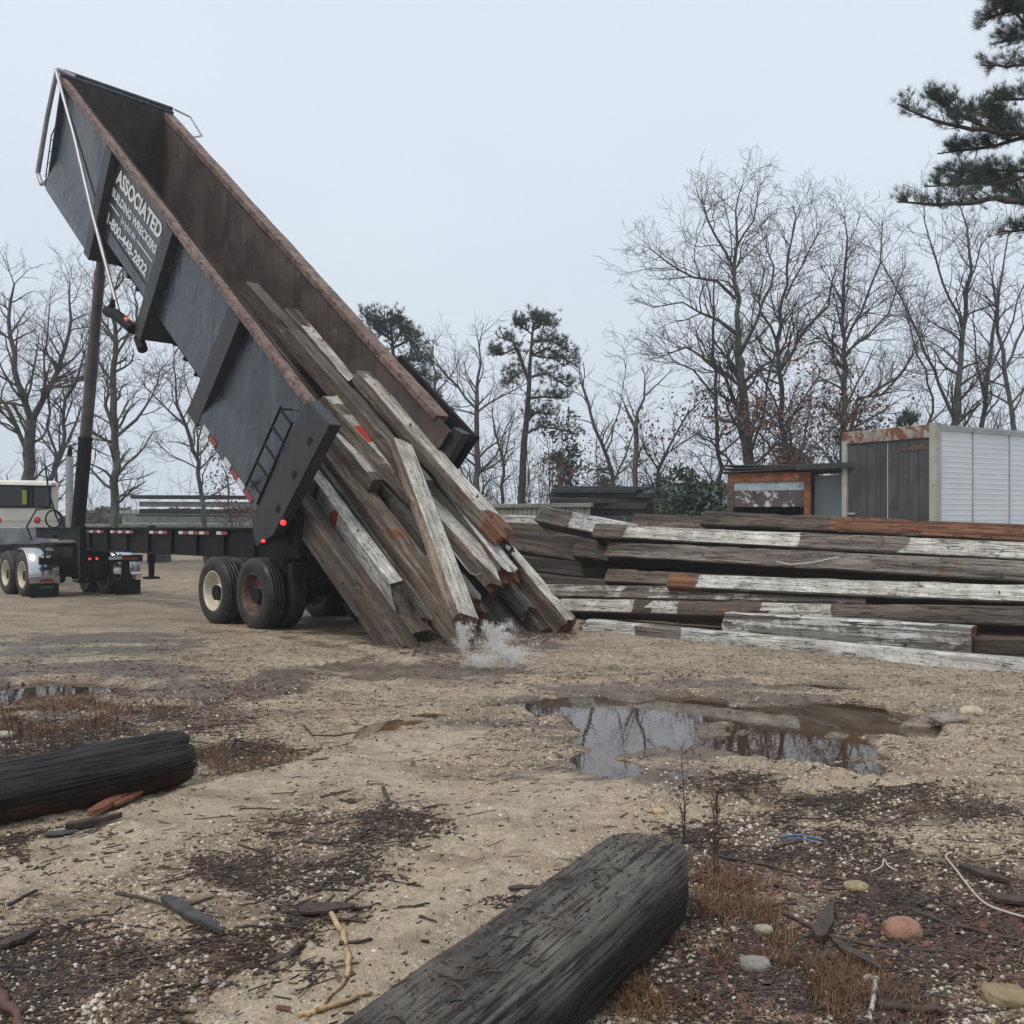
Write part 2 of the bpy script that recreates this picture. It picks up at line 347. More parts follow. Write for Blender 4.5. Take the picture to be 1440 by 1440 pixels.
def seg_dist(x,y,poly):
    best=np.full(x.shape,9.0); tt=np.zeros_like(x); acc=0; bq=np.zeros_like(x)
    for (a,b),(c,d) in zip(poly[:-1],poly[1:]):
        dx,dy=c-a,d-b; L=math.hypot(dx,dy); t=np.clip(((x-a)*dx+(y-b)*dy)/L,0,L); ex=x-a-dx/L*t; ey=y-b-dy/L*t; q=np.hypot(ex,ey)
        k=q<best; best=np.where(k,q,best); tt=np.where(k,acc+t,tt); acc+=L
    return best,tt
LANE=[[gpt(*q) for q in l] for l in [[(-160,1285),(100,1215),(300,1130),(450,1085),(640,1025)],[(380,1470),(600,1262),(720,1160),(860,1080),(980,1020)],[(460,1060),(600,1110),(720,1140),(840,1140)]]]
def lane(x,y):
    r=np.zeros_like(x)
    for i,pl in enumerate(LANE):
        q,t=seg_dist(x,y,pl); q=q+.22*fbm(x*1.7+i*3,y*1.7,4); r=np.maximum(r,np.exp(-np.clip(q/(.36,.40,.35)[i],0,9)**4))
    return r
def gh(x,y,full=False):
    x=np.asarray(x,float); y=np.asarray(y,float)
    base=-.03*np.clip(y-11.7,0,12)/(1+np.exp(np.clip(x*1.2+1,-30,30)))
    pud=np.clip(emask(x,y,PUD,.25,.62,2.2)-.5*np.clip(fbm(x*3.1+5,y*4.2,4,.6)-.22,0,1)*2,0,1); pud2=emask(x,y,PUD2,.25,.4,1.5,3); pud3=emask(x,y,PUD3,.4,.5,1.5,5)
    near=np.clip(1.25-np.hypot(x,y)/60,0.15,1)
    n=.035*fbm(x*.55,y*.55,3)*near+.016*fbm(x*2.3+3,y*2.3,4,.6)*near+.006*fbm(x*9,y*9,3,.6)*np.clip(1.6-np.hypot(x,y)/14,0,1)
    tr=np.zeros_like(x); lug=np.zeros_like(x)
    berm=np.zeros_like(x); near2=np.clip(1.4-np.hypot(x,y)/22,.25,1)
    for i,pl in enumerate(TRK):
        q,t=seg_dist(x,y,pl); q=q+.10*fbm(x*1.1+i,y*1.1,3); sd=.55+.45*vn(t*.5+i*3,t*0+i)
        k=np.exp(-np.clip(q/.17,0,9)**4); tr=np.maximum(tr,k*sd); berm=np.maximum(berm,np.exp(-((q-.24)/.06)**2)*sd)
        lug+=k*np.sin(t*2*math.pi/.13+q*14)*np.clip(vn(t*.6+i,t*0+i)+.35,0,1)
    n=n-.034*tr*near2+.024*berm*near2+.017*np.clip(lug,-1,1)*np.clip(1.3-np.hypot(x,y)/13,0,1)
    P_=np.maximum(pud,pud2)
    h=base+n*(1-.62*P_)-.075*pud-.08*pud2-.03*pud3
    if full: return h,pud,pud2,pud3,tr
    return h
def g1(x,y): return float(gh(np.array([x]),np.array([y]))[0])
def gp(px,py):
    Y=CH*F/(py-HY)
    for i in range(6):
        X=(px-720)/F*Y; z=g1(X,Y); Y=(CH-z)*F/(py-HY)
    return Vector(((px-720)/F*Y,Y,z))
def ax_grid(lim,lo,hi,step,grow,maxd):
    v=[0.0]; s=step
    while v[-1]<maxd:
        if v[-1]>lim: s*=grow
        v.append(v[-1]+s)
    return np.array(v)
ys=ax_grid(9,0,0,.03,1.018,900)+1.2; ys=np.concatenate([np.array([-40,-20,-8,-3,-1,0,.5,.9]),ys])
xp=ax_grid(6.5,0,0,.03,1.022,700); xs=np.concatenate([-xp[::-1][:-1],xp])
X,Y=np.meshgrid(xs,ys); H,pud,pud2,pud3,tr=gh(X,Y,True)
nx,ny=len(xs),len(ys); idx=np.arange(nx*ny).reshape(ny,nx)
q=np.stack([idx[:-1,:-1],idx[:-1,1:],idx[1:,1:],idx[1:,:-1]],-1).reshape(-1,4)
def ground_mat():
    n=N('sandy_gravel_ground'); v=n.coords(rnd=False)
    lit=n.attr('litter').outputs['Fac']; wet=n.attr('wet').outputs['Fac']; trk=n.attr('track').outputs['Fac']
    n1=n.noise(v,1.1,6,.65); n2=n.noise(v,9,6,.7); n3=n.noise(v,60,4,.7)
    sand=n.mix(n.step(n1,.35,.65),(.21,.157,.10),(.405,.312,.205))
    sand=n.mix(n.math('MULTIPLY',n.step(n2,.42,.68),.5),sand,(.15,.112,.08))
    sand=n.mix(n.math('MULTIPLY',trk,.8),sand,n.mix(n.step(n2,.4,.6),(.33,.265,.185),(.47,.385,.28)))
    fm=n.math('SUBTRACT',1,n.math('MULTIPLY',trk,.55))
    # gravel grains of several sizes, pale and dark; pale ones also paint wet glints
    def grains(scale,lo,hi,col,amt,base,seed=0):
        vo=n.n('TexVoronoi'); vo.inputs['Scale'].default_value=scale; n.l(v,vo.inputs['Vector'])
        sp=n.n('SeparateColor'); n.l(vo.outputs['Color'],sp.inputs[0])
        m=n.math('MULTIPLY',n.step(sp.outputs[seed],lo,hi),n.step(vo.outputs['Distance'],.45,.3))
        return n.mix(n.math('MULTIPLY',m,n.math('MULTIPLY',fm,amt)),base,col),vo
    md=n.noise(v,15,9,.8); sand=n.mix(n.math('MULTIPLY',n.math('MULTIPLY',n.step(md,.5,.6),n.math('SUBTRACT',1,n.math('MULTIPLY',trk,.6))),.6),sand,(.085,.062,.044)); md2=n.noise(v,5,9,.8,.4); sand=n.mix(n.math('MULTIPLY',n.step(md2,.53,.63),.45),sand,(.10,.074,.053))
    c,va=grains(75,.55,.57,(.62,.54,.42),.95,sand,0)
    c,vb=grains(110,.66,.68,(.07,.048,.035),.9,c,1)
    c,vc=grains(38,.84,.86,(.6,.54,.45),.9,c,2)
    c,vd=grains(24,.88,.9,(.16,.09,.055),.8,c,0)
    # litter: dark bark crumbs and soil, ragged edge
    le=n.math('ADD',n.math('MULTIPLY',lit,1.0),n.math('MULTIPLY',n.math('SUBTRACT',n.noise(v,5,8,.75),.5),1.5))
    lm=n.step(le,.35,.75)
    soil=n.mix(n.step(n.noise(v,18,6,.7),.35,.65),(.03,.019,.013),(.125,.078,.048))
    soil,vx=grains(90,.72,.74,(.5,.43,.34),.9,soil,1)
    soil,vy=grains(45,.86,.88,(.55,.5,.42),.9,soil,2)
    c=n.mix(n.math('MULTIPLY',lm,.88),c,soil)
    sk=n.step(n.noise(n.coords(scale=(.5,2.2,1),rnd=False),1.6,8,.7,.3),.52,.64); c=n.mix(n.math('MULTIPLY',sk,.5),c,(.095,.066,.046))
    # scattered dark stains
    st=n.math('MULTIPLY',n.step(n.noise(v,2.3,8,.75),.54,.64),n.math('SUBTRACT',1,n.math('MULTIPLY',trk,.8))); c=n.mix(n.math('MULTIPLY',st,.65),c,(.075,.05,.036))
    we=n.math('ADD',wet,n.math('MULTIPLY',n.math('SUBTRACT',n.noise(n.coords(scale=(.7,1.6,1),rnd=False),5,10,.78,.3),.5),2.2)); wm=n.step(we,.42,.72)
    c=n.mix(n.math('MULTIPLY',wm,.85),c,n.mix(n.step(n2,.35,.65),(.05,.036,.027),(.15,.112,.082)))
    ro=n.math('SUBTRACT',.78,n.math('MULTIPLY',wm,.45))
    h=n.math('ADD',n.math('MULTIPLY',n2,.8),n.math('MULTIPLY',n3,.5)); h=n.math('ADD',h,n.math('MULTIPLY',va.outputs['Distance'],-.35))
    h=n.math('ADD',h,n.math('MULTIPLY',vd.outputs['Distance'],-.3))
    return n.fin(c,ro,0,n.bump(h,.8,.022),.35)
g=npmesh('ground',np.stack([X,Y,H],-1).reshape(-1,3),q,ground_mat()); tag(g,'pale sandy gravel yard with tyre tracks and puddles','ground',kind='structure')
lit=emask(X,Y,LIT,.6,.5,1.6,7)
lit=np.maximum(lit,.35*np.clip(fbm(X*.9+40,Y*.9,4)*2,0,1))
wet=np.maximum.reduce([np.clip(pud*1.3,0,1),pud2,pud3,1.15*emask(X,Y,MUD,.6,.75,1.3,11)*np.clip(.75+1.3*fbm(X*.9+9,Y*2.6,4,.6),.15,1.1)])
ln=lane(X,Y); lit=lit*(1-.9*ln)
wet=np.maximum(wet,.62*tr*np.clip((Y-7)/1.5,0,1)*np.clip((19-Y)/5,0,1))
for nm,a in (('litter',lit),('wet',wet),('track',np.clip(np.maximum(tr*.8,ln),0,1)*(1-np.clip(lit,0,1)))):
    at=g.data.attributes.new(nm,'FLOAT','POINT'); at.data.foreach_set('value',a.ravel().astype(np.float32))
def water_mat():
    n=N('puddle_water'); n.t.nodes.remove(n.p); v=n.coords(rnd=False)
    tr_=n.n('BsdfTransparent'); tr_.inputs[0].default_value=(.80,.72,.58,1)
    gl=n.n('BsdfGlossy'); gl.inputs['Roughness'].default_value=.015; gl.inputs['Color'].default_value=(1,1,1,1)
    fr=n.n('Fresnel'); fr.inputs['IOR'].default_value=1.6; b=n.bump(n.noise(v,14,2,.5),.025,.01)
    n.l(b,gl.inputs['Normal']); n.l(b,fr.inputs['Normal'])
    m=n.n('MixShader'); n.l(fr.outputs[0],m.inputs[0]); n.l(tr_.outputs[0],m.inputs[1]); n.l(gl.outputs[0],m.inputs[2]); n.l(m.outputs[0],n.o.inputs[0])
    return n.m
WM=water_mat()
def puddle(x0,x1,y0,y1,z,lab):
    m=MB(); m.add([(x0,y0,z),(x1,y0,z),(x1,y1,z),(x0,y1,z)],[(0,1,2,3)]); m.build('puddle',WM,kind='structure',label=lab,cat='puddle')
puddle(-1.2,5.2,5.4,9.4,-.038,'wide shallow rain puddle in front of the timber pile')
puddle(-7.5,-2.2,7.6,10.2,-.05,'shallow puddle among red leaves near the left edge')

# ---------------------------------------------------------------- scattered stuff (nobody could count it)
rg=np.random.default_rng(11)
def scatter(n,els,ymax=14,base=.0,seed=0,soft=.6,bg_d=0.0,xm=.62,clump=True):
    """points on the ground, denser in the given patches and near the camera"""
    pts=[]
    tot=0
    while tot<n:
        k=n*3
        y=2.2+(ymax-2.2)*rg.random(k)**1.7; x=(rg.random(k)*2-1)*(y*xm+.3)
        m=emask(x,y,els,soft,.5,1.6,seed) if els else np.zeros(k)
        cl=np.clip(.55+1.6*fbm(x*3.1+seed*5,y*3.1,3,.6),0.03,1)**1.5 if clump else 1
        keep=rg.random(k)<np.clip(m*cl+bg_d,0,1)
        p=np.stack([x[keep],y[keep]],-1); pts.append(p); tot+=len(p)
    p=np.concatenate(pts)[:n]; rg.shuffle(p); pd=np.maximum(emask(p[:,0],p[:,1],PUD,.25,.62,2.2),0)
    hh,_,_,_,tk=gh(p[:,0],p[:,1],True); kk=rg.random(len(p))>np.clip(np.maximum(tk*.8,lane(p[:,0],p[:,1])*.80),0,1); return p[kk],hh[kk],pd[kk]
def boxes(c,ang,L,W,Hh,tilt):
    """many small tapered slabs"""
    n=len(c); sx=np.array([-1,1,1,-1,-1,1,1,-1]); sy=np.array([-1,-1,1,1,-1,-1,1,1]); sz=np.array([-1,-1,-1,-1,1,1,1,1])
    tp=1-.55*rg.random((n,1))*(sx>0)
    lx=sx*L[:,None]/2; ly=sy*W[:,None]/2*tp; lz=sz*Hh[:,None]/2
    lz=lz+lx*tilt[:,None]; ly=ly+ (rg.random((n,1))-.5)*.2*lx*sx
    ca,sa=np.cos(ang)[:,None],np.sin(ang)[:,None]
    V=np.stack([c[:,0:1]+lx*ca-ly*sa, c[:,1:2]+lx*sa+ly*ca, c[:,2:3]+lz],-1).reshape(-1,3)
    f=np.array([[3,2,1,0],[4,5,6,7],[0,1,5,4],[1,2,6,5],[2,3,7,6],[3,0,4,7]])
    Q=(f[None]+8*np.arange(n)[:,None,None]).reshape(-1,4)
    return V,Q
def stuff_boxes(name,n,els,mat,Lr,Wr,Hr,label,cat,ymax=14,bgd=.02,seed=0,dirbias=None,zoff=.0,tilt=.12):
    p,z,pd=scatter(n,els,ymax,seed=seed,bg_d=bgd)
    k=pd<.55; p=p[k]; z=z[k]; n=len(p)
    L=Lr[0]+(Lr[1]-Lr[0])*rg.random(n)**3; W=Wr[0]+(Wr[1]-Wr[0])*rg.random(n)**2; W=np.minimum(W,L*.8); Hh=Hr[0]+(Hr[1]-Hr[0])*rg.random(n)
    ang=rg.random(n)*math.pi*2 if dirbias is None else dirbias+rg.normal(0,.55,n)
    V,Q=boxes(np.column_stack([p,z+Hh*.4+zoff]),ang,L,W,Hh,rg.normal(0,tilt,n))
    o=npmesh(name,V,Q,mat,False); return tag(o,label,cat,kind='stuff')
stuff_boxes('bark_crumbs',60000,LIT,M['litter'],(.005,.045),(.003,.016),(.002,.008),'dark crumbs of bark strewn over the sand','litter',12,.035,7,.35,.0)
stuff_boxes('twig_litter',9000,LIT,M['litter'],(.03,.22),(.002,.007),(.002,.005),'thin dark splinters and twigs strewn over the sand','litter',12,.035,7,.35,.002,.05)
stuff_boxes('wood_chips',9000,LIT,M['chips'],(.006,.05),(.003,.012),(.001,.004),'pale and brown wood chips among the dark litter','litter',11,.06,12,None,.003)
stuff_boxes('fallen_leaves',4200,[ell(*e) for e in [(120,950,200,30),(300,970,160,20),(700,960,60,12),(880,1050,90,30),(1010,1050,60,14),(780,1010,110,20),(1240,1340,280,110),(1050,1380,160,60),(1100,1230,120,40),(60,1030,100,40),(380,1065,80,14),(1080,925,60,8),(930,950,140,12)]],M['leaf'],(.015,.06),(.012,.04),(.0008,.002),'brown and red wet leaves fallen round the puddles','leaves',15,.015,3,None,.004,.3)
def pebbles(name,n,els,mat,rr,label,bgd,ymax,seed):
    p,z,pd=scatter(n,els,ymax,seed=seed,bg_d=bgd); k=pd<.6; p=p[k]; z=z[k]; n=len(p)
    base=np.array([[1,0,0],[.5,.87,0],[-.5,.87,0],[-1,0,0],[-.5,-.87,0],[.5,-.87,0],[.3,.25,.75],[-.4,.3,.7],[0,-.4,.8]])
    r=rr[0]+(rr[1]-rr[0])*rg.random(n)**7
    b=base[None]*(1+.25*(rg.random((n,9,3))-.5)); b[:,:,0]*=(1+.5*rg.random((n,1))); b[:,:,2]*=.55+.4*rg.random((n,1))
    a=rg.random(n)*6.28; ca,sa=np.cos(a)[:,None],np.sin(a)[:,None]
    x=b[:,:,0]*ca-b[:,:,1]*sa; y=b[:,:,0]*sa+b[:,:,1]*ca
    V=np.stack([p[:,0:1]+x*r[:,None],p[:,1:2]+y*r[:,None],z[:,None]+b[:,:,2]*r[:,None]-.0005],-1).reshape(-1,3)
    T=np.array([[0,1,6],[1,2,7],[1,7,6],[2,3,7],[3,4,7],[4,8,7],[4,5,8],[5,0,6],[5,6,8],[6,7,8]])
    T=(T[None]+9*np.arange(n)[:,None,None]).reshape(-1,3)
    o=npmesh(name,V,None,mat,False,T); return tag(o,label,'gravel',kind='stuff')
pebbles('pale_gravel',60000,LIT,M['pebble'],(.002,.014),'small pale pebbles scattered over the sand',.16,9,2)
pebbles('brown_gravel',45000,LIT,M['pebble2'],(.002,.011),'small brown stones scattered over the sand',.2,9,4)
def grass(name,n,els,mat,hr,label,wd=.0016,lean=1.6):
    p,z,pd=scatter(n,els,12,seed=9); k=pd<.3; p=p[k]; z=z[k]; n=len(p)
    h=hr[0]+(hr[1]-hr[0])*rg.random(n)**2; a=rg.random(n)*6.28; l=lean*rg.random(n)*h; wx=-np.sin(a)*wd; wy=np.cos(a)*wd
    dx=np.cos(a)*l; dy=np.sin(a)*l
    def pt(fx,hz,s): return np.stack([p[:,0]+dx*fx+wx*s,p[:,1]+dy*fx+wy*s,z+h*hz],-1)
    V=np.stack([pt(0,0,-1),pt(0,0,1),pt(.35,.6,.7),pt(.35,.6,-.7),pt(1,.85,0)],1).reshape(-1,3); b=5*np.arange(n)[:,None]
    o=npmesh(name,V,np.array([[0,1,2,3]])+b,mat,False,np.array([[3,2,4]])+b); return tag(o,label,'grass',kind='stuff')
GR=[ell(*e) for e in [(60,1010,130,35),(230,1005,70,18),(300,1075,60,14),(340,1060,90,14),(1030,1310,90,50),(1100,1380,120,60),(1010,1230,50,25),(960,1400,90,40)]]
grass('dead_grass',34000,GR,M['straw'],(.006,.055),'rusty dead grass and moss growing in low patches')

# ---------------------------------------------------------------- foreground logs
def biglog(name,A,B,rx,rz,label,cat,sq=.0,seed=0,rot=.0,nu=260,nv=110,endtap=.12,pale=0.0):
    A=Vector(A);B=Vector(B); L=(B-A).length; X=(B-A).normalized(); Y=Vector((0,0,1)).cross(X).normalized(); Z=X.cross(Y)
    u=np.linspace(0,1,nu)[:,None]; t=np.linspace(0,2*math.pi,nv,endpoint=False)[None]
    p=2+sq*4; c=np.cos(t); s=np.sin(t); rad=1/(np.abs(c)**p+np.abs(s)**p)**(1/p)
    ul=u*L; tt=t+0*u
    cyc=lambda k,f: (fbm(ul*f+seed,np.cos(tt)*k+3.3+seed,4,.6)+fbm(ul*f-seed,np.sin(tt)*k+7.7,4,.6))/2
    d=1+.16*cyc(1.1,1.0)+.10*cyc(5,.5)+.03*cyc(20,.6)
    # long weather cracks
    cr_=np.abs(fbm(ul*.3+5,np.cos(tt)*9+np.sin(tt)*4,3)); d-=.13*np.exp(-(cr_/.035)**2); cr2=np.abs(fbm(ul*.45+15,np.cos(tt)*21+np.sin(tt)*13,3)); d-=.05*np.exp(-(cr2/.05)**2)
    e=np.clip(u*L/.10,0,1); e2=np.clip((1-u)*L/.13,0,1); tap=(1-endtap*(1-e)**2)*(1-endtap*(1-e2)**2)
    d=d*tap
    jag=.05*fbm(np.cos(tt)*5+seed,np.sin(tt)*5,3)*np.clip((u-.9)*10,0,1)
    x=ul+jag; y=c*rad*d*rx; z=s*rad*d*rz
    V=np.stack([x+0*y,y,z],-1).reshape(-1,3)
    idx=np.arange(nu*nv).reshape(nu,nv); r2=np.roll(idx,-1,1)
    Q=np.stack([idx[:-1],r2[:-1],r2[1:],idx[1:]],-1).reshape(-1,4)[:,::-1]
    # end caps as shrinking rings
    nvv=len(V); caps=[];T=[]
    for end in (0,nu-1):
        ring=V[idx[end]]; cen=ring.mean(0); prev=idx[end]
        for k,f in enumerate((.8,.55,.3,.08)):
            rr=cen+(ring-cen)*f; sg=1 if end else -1
            rr[:,0]+=sg*(.012+.02*fbm(rr[:,1]*30+seed,rr[:,2]*30,3)-.01*(1-f))
            caps.append(rr); cur=np.arange(nvv,nvv+nv); nvv+=nv
            a=np.stack([prev,np.roll(prev,-1),np.roll(cur,-1),cur],-1)
            T.append(a if end==0 else a[:,::-1]); prev=cur
    T=[a[:, ::-1] for a in T] if False else T
    V=np.concatenate([V]+caps); Q=np.concatenate([Q]+T)
    o=npmesh(name,V,Q,M['log'],True)
    o.matrix_world=Matrix((( X.x,Y.x,Z.x,A.x),(X.y,Y.y,Z.y,A.y),(X.z,Y.z,Z.z,A.z),(0,0,0,1)))
    at=o.data.attributes.new('rot','FLOAT','POINT'); zz=V[:,2]/rz
    at.data.foreach_set('value',(np.clip(-zz-.1,0,1)*rot).astype(np.float32))
    a2=o.data.attributes.new('pale','FLOAT','POINT'); a2.data.foreach_set('value',np.clip((zz+.1)*1.6,0,1).astype(np.float32)*pale)  # paler top, darker flanks: the lit top is painted into the wood colour
    return tag(o,label,cat)
biglog('log',(-4.4,3.2,.15),(-2.02,5.62,.155),.165,.165,'black wet round log lying at the left edge of the yard','log',0,3,1.0,420,180,.12,.12)
sqlog=biglog('squared_log',(-.95,1.25,.16),(.60,3.84,.16),.185,.155,'thick grey weathered squared log lying in the foreground','log',.8,8,.0,480,200,.3,1.0)
# ---------------------------------------------------------------- tipping trailer
cE=P(378,738,12.77);cF=P(62,256,19.74);cA=P(458,594,11.99);cB=P(83,105,18.81);cD=P(652,608,13.73);cC=P(243,160,20.54)
cG=cE+(cD-cA); cHh=cF+(cC-cB); BL=12.33; BW=2.45
def Bm(s,t,v):
    a=s/BL; b=t/BW
    return (cE.lerp(cF,a).lerp(cA.lerp(cB,a),v)).lerp(cG.lerp(cHh,a).lerp(cD.lerp(cC,a),v),b) if True else None
def lerpx(p,q,k): return p*(1-k)+q*k
def Bm(s,t,v):
    a=s/BL; b=t/BW
    n=lerpx(lerpx(cE,cF,a),lerpx(cA,cB,a),v); f=lerpx(lerpx(cG,cHh,a),lerpx(cD,cC,a),v)
    return lerpx(n,f,b)
def bbox(m,s0,s1,t0,t1,v0,v1):
    m.hexa([Bm(s0,t0,v0),Bm(s1,t0,v0),Bm(s1,t1,v0),Bm(s0,t1,v0),Bm(s0,t0,v1),Bm(s1,t0,v1),Bm(s1,t1,v1),Bm(s0,t1,v1)])
def bstrip(m,pts,s0,s1,seg=12,thick=.03):
    """sheet following a (t,v) profile, between s0 and s1, with a small thickness"""
    for (a,b) in zip(pts[:-1],pts[1:]):
        d=Vector((b[0]-a[0],(b[1]-a[1])*2)); n_=Vector((-d.y,d.x)).normalized()*thick
        o=(n_.x,n_.y/2); q=max(1,int(d.length/.4))
        for i in range(seg):
            sa=s0+(s1-s0)*i/seg; sb=s0+(s1-s0)*(i+1)/seg
            for j in range(q):
                f0,f1=j/q,(j+1)/q; A=(a[0]+(b[0]-a[0])*f0,a[1]+(b[1]-a[1])*f0); B_=(a[0]+(b[0]-a[0])*f1,a[1]+(b[1]-a[1])*f1)
                m.hexa([Bm(sa,A[0],A[1]),Bm(sb,A[0],A[1]),Bm(sb,A[0]+o[0],A[1]+o[1]),Bm(sa,A[0]+o[0],A[1]+o[1]),
                    Bm(sa,B_[0],B_[1]),Bm(sb,B_[0],B_[1]),Bm(sb,B_[0]+o[0],B_[1]+o[1]),Bm(sa,B_[0]+o[0],B_[1]+o[1])])
def gz(x,y): return g1(x,y)
def T(t,c,z): return Vector((-3.78-.693*t+.7175*c, 13.3+.721*t+.6965*c, z))
UH=Vector((-.693,.721,0)); WH=Vector((.7175,.6965,0)); ZZ=Vector((0,0,1))
TR=empty('dump_trailer',T(0,1.2,gz(*T(0,1.2,0)[:2])),'long dark dump trailer with its body raised steeply, spilling old timbers','trailer')
# hollow body: outer skin + inner liner
wt=.17
m=MB()
prof_near=[(wt,1.0),(wt,.19),(.62,0.0)]
bstrip(m,[(wt,.18),(wt,.98)],0.05,BL-.05,16,.012); bstrip(m,[(wt,.18),(.66,.0)],0.05,BL-.05,16,.012)
bstrip(m,[(.66,.0),(BW-.66,.0)],0.05,BL-.05,16,.012)
bstrip(m,[(BW-.66,.0),(BW-wt,.18)],0.05,BL-.05,16,.012); bstrip(m,[(BW-wt,.18),(BW-wt,.98)],0.05,BL-.05,16,.012)
body=m.build('dump_body',M['navy'],TR)
m=MB()
bstrip(m,[(wt+.04,.985),(wt+.04,.21),(.69,.025),(BW-.69,.025),(BW-wt-.04,.21),(BW-wt-.04,.985)],.06,BL-.14,16,.004)
m.build('liner',M['inner'],body)
# front wall, leaning sheet with a step, inside face bare
m=MB(); bbox(m,BL-.12,BL-.06,wt,BW-wt,.02,1.0); bbox(m,BL-.22,BL-.12,wt+.04,BW-wt-.04,.02,.55); m.build('front_wall',M['inner'],body)
m=MB(); bbox(m,BL-.05,BL,wt*.3,BW-wt*.3,.0,1.01); bbox(m,BL-.1,BL+.05,0.02,BW-.02,.97,1.03); m.build('front_panel',M['navy'],body,.01)
# top rails: bent rusty box section built of short lengths
def rail(t0,t1,nm):
    m=MB(); k=40; rr=random.Random(4 if t0<1 else 5); off=[.008*math.sin(i*.7)*rr.random()+.005*rr.uniform(-1,1) for i in range(k+1)]
    pts=[]
    for i in range(k+1):
        s=.42+(BL-.5)*i/k; o=off[i]; 
        for (t,v) in ((t0,.945),(t1,.945),(t1,.999),(t0,.999)): pts.append(Bm(s,t+o,v+o*.25))
    fs=[(4*i+j,4*i+(j+1)%4,4*(i+1)+(j+1)%4,4*(i+1)+j) for i in range(k) for j in range(4)]
    m.add(pts,fs+[(3,2,1,0),(4*k,4*k+1,4*k+2,4*k+3)]); return m.build(nm,M['rust'],body,.008)
rail(-.005,.13,'top_rail'); rail(BW-.25,BW+.005,'top_rail')
m=MB(); 
# side braces: trapezoid frames, wide web at the bottom, flange outside
def brace(s,wd,top=.935,far=False):
    m=MB()
    tt=(lambda t:BW-t) if far else (lambda t:t)
    for (sa,sb) in ((s-wd/2,s-wd/2+.035),(s+wd/2-.035,s+wd/2)):
        pts=[(0.03,top),(wt+.01,top),(wt+.01,.2),(.95,-.02),(.95,-.075),(0.03,-.075)]
        a_=[Bm(sa,tt(t),v) for t,v in pts]; b_=[Bm(sb,tt(t),v) for t,v in pts]; n=len(pts)
        m.add(a_+b_,[tuple(range(n)),tuple(range(n,2*n))[::-1]]+[(i,(i+1)%n,n+(i+1)%n,n+i) for i in range(n)])
    t0,t1=(0,.028) if not far else (BW-.028,BW)
    bbox(m,s-wd/2-.004,s+wd/2+.004,t0,t1,-.08,top)
    bbox(m,s-wd/2+.03,s+wd/2-.03,tt(.03) if not far else tt(.95),tt(.95) if not far else tt(.03),-.075,-.05)
    return m.build('side_brace',M['navy2'],body,.006)
for s,wd in ((9.0,.34),(5.78,.34),(2.98,.42)): brace(s,wd); brace(s,wd,far=True)
# sloping skirts in the front and rear bays, with side channel and reflector tape
for (s0,s1) in ((9.17,BL-.12),(.42,2.77)):
    for far in (False,True):
        m=MB(); tt=(lambda t:BW-t) if far else (lambda t:t)
        a_=[(wt-.003,.28),(0.012,.05),(0.012,-.05),(.6,-.05)]
        vs=[Bm(s,tt(t),v) for s in (s0,s1) for t,v in a_]
        m.add(vs,[(0,1,5,4),(1,2,6,5),(2,3,7,6),(0,3,2,1),(4,5,6,7),(0,4,7,3)]); m.build('side_skirt',M['navy'],body,.008)
m=MB(); m2=MB()
for (s0,s1) in ((.6,2.6),):
    k=0; s=s0
    while s<s1-.15:
        (m if k%2 else m2).hexa([Bm(s,-.001,-.035),Bm(s+.24,-.001,-.035),Bm(s+.24,.013,-.035),Bm(s,.013,-.035),Bm(s,-.001,.005),Bm(s+.24,-.001,.005),Bm(s+.24,.013,.005),Bm(s,.013,.005)])
        s+=.245 if k%2 else .30; k+=1
        if k%4==0: s+=.35
m.build('white_reflective_tape',M['whitetape'],body); m2.build('red_reflective_tape',M['redtape'],body)
# long pressed seams on the side (thin ribs)
m=MB()
for (s0,s1,v0,v1) in ((12.0,9.25,.78,.32),(8.8,6.1,.30,.27)):
    q=[Bm(s0,wt-.02,v0),Bm(s1,wt-.02,v1),Bm(s1,wt+.02,v1),Bm(s0,wt+.02,v0)]
    m.hexa(q+[p+(Bm(5,0,1)-Bm(5,0,0)).normalized()*.025 for p in q])
m.build('seam',M['black'],body)
m=MB(); rr=random.Random(12)      # bright scratches and scrapes in the paint
for (s0,v0,ds,dv) in ((1.75,.62,-.35,-.25),(1.35,.36,-.12,-.14),(2.1,.70,.03,-.03),(1.9,.55,.08,.02),(2.3,.72,-.1,.02),(4.6,.8,-.1,-.2),(3.9,.5,.15,-.1)):
    a_=Bm(s0,wt-.0145,v0); b_=Bm(s0+ds,wt-.0145,v0+dv); w_=(Bm(s0,wt,v0+.01)-Bm(s0,wt,v0)).normalized()*.006; x_=(b_-a_)*.0
    side=(Bm(s0+.01,wt,v0)-Bm(s0,wt,v0)).normalized()*.005; q=[a_-side,b_-side*.3,b_+side*.3,a_+side]; o_=(Bm(s0,0,v0)-Bm(s0,1,v0)).normalized()*.003
    m.hexa(q+[p+o_ for p in q])
m.build('scratch',plain('bare_scratch',(.2,.2,.2),(.12,.11,.1),20),body)
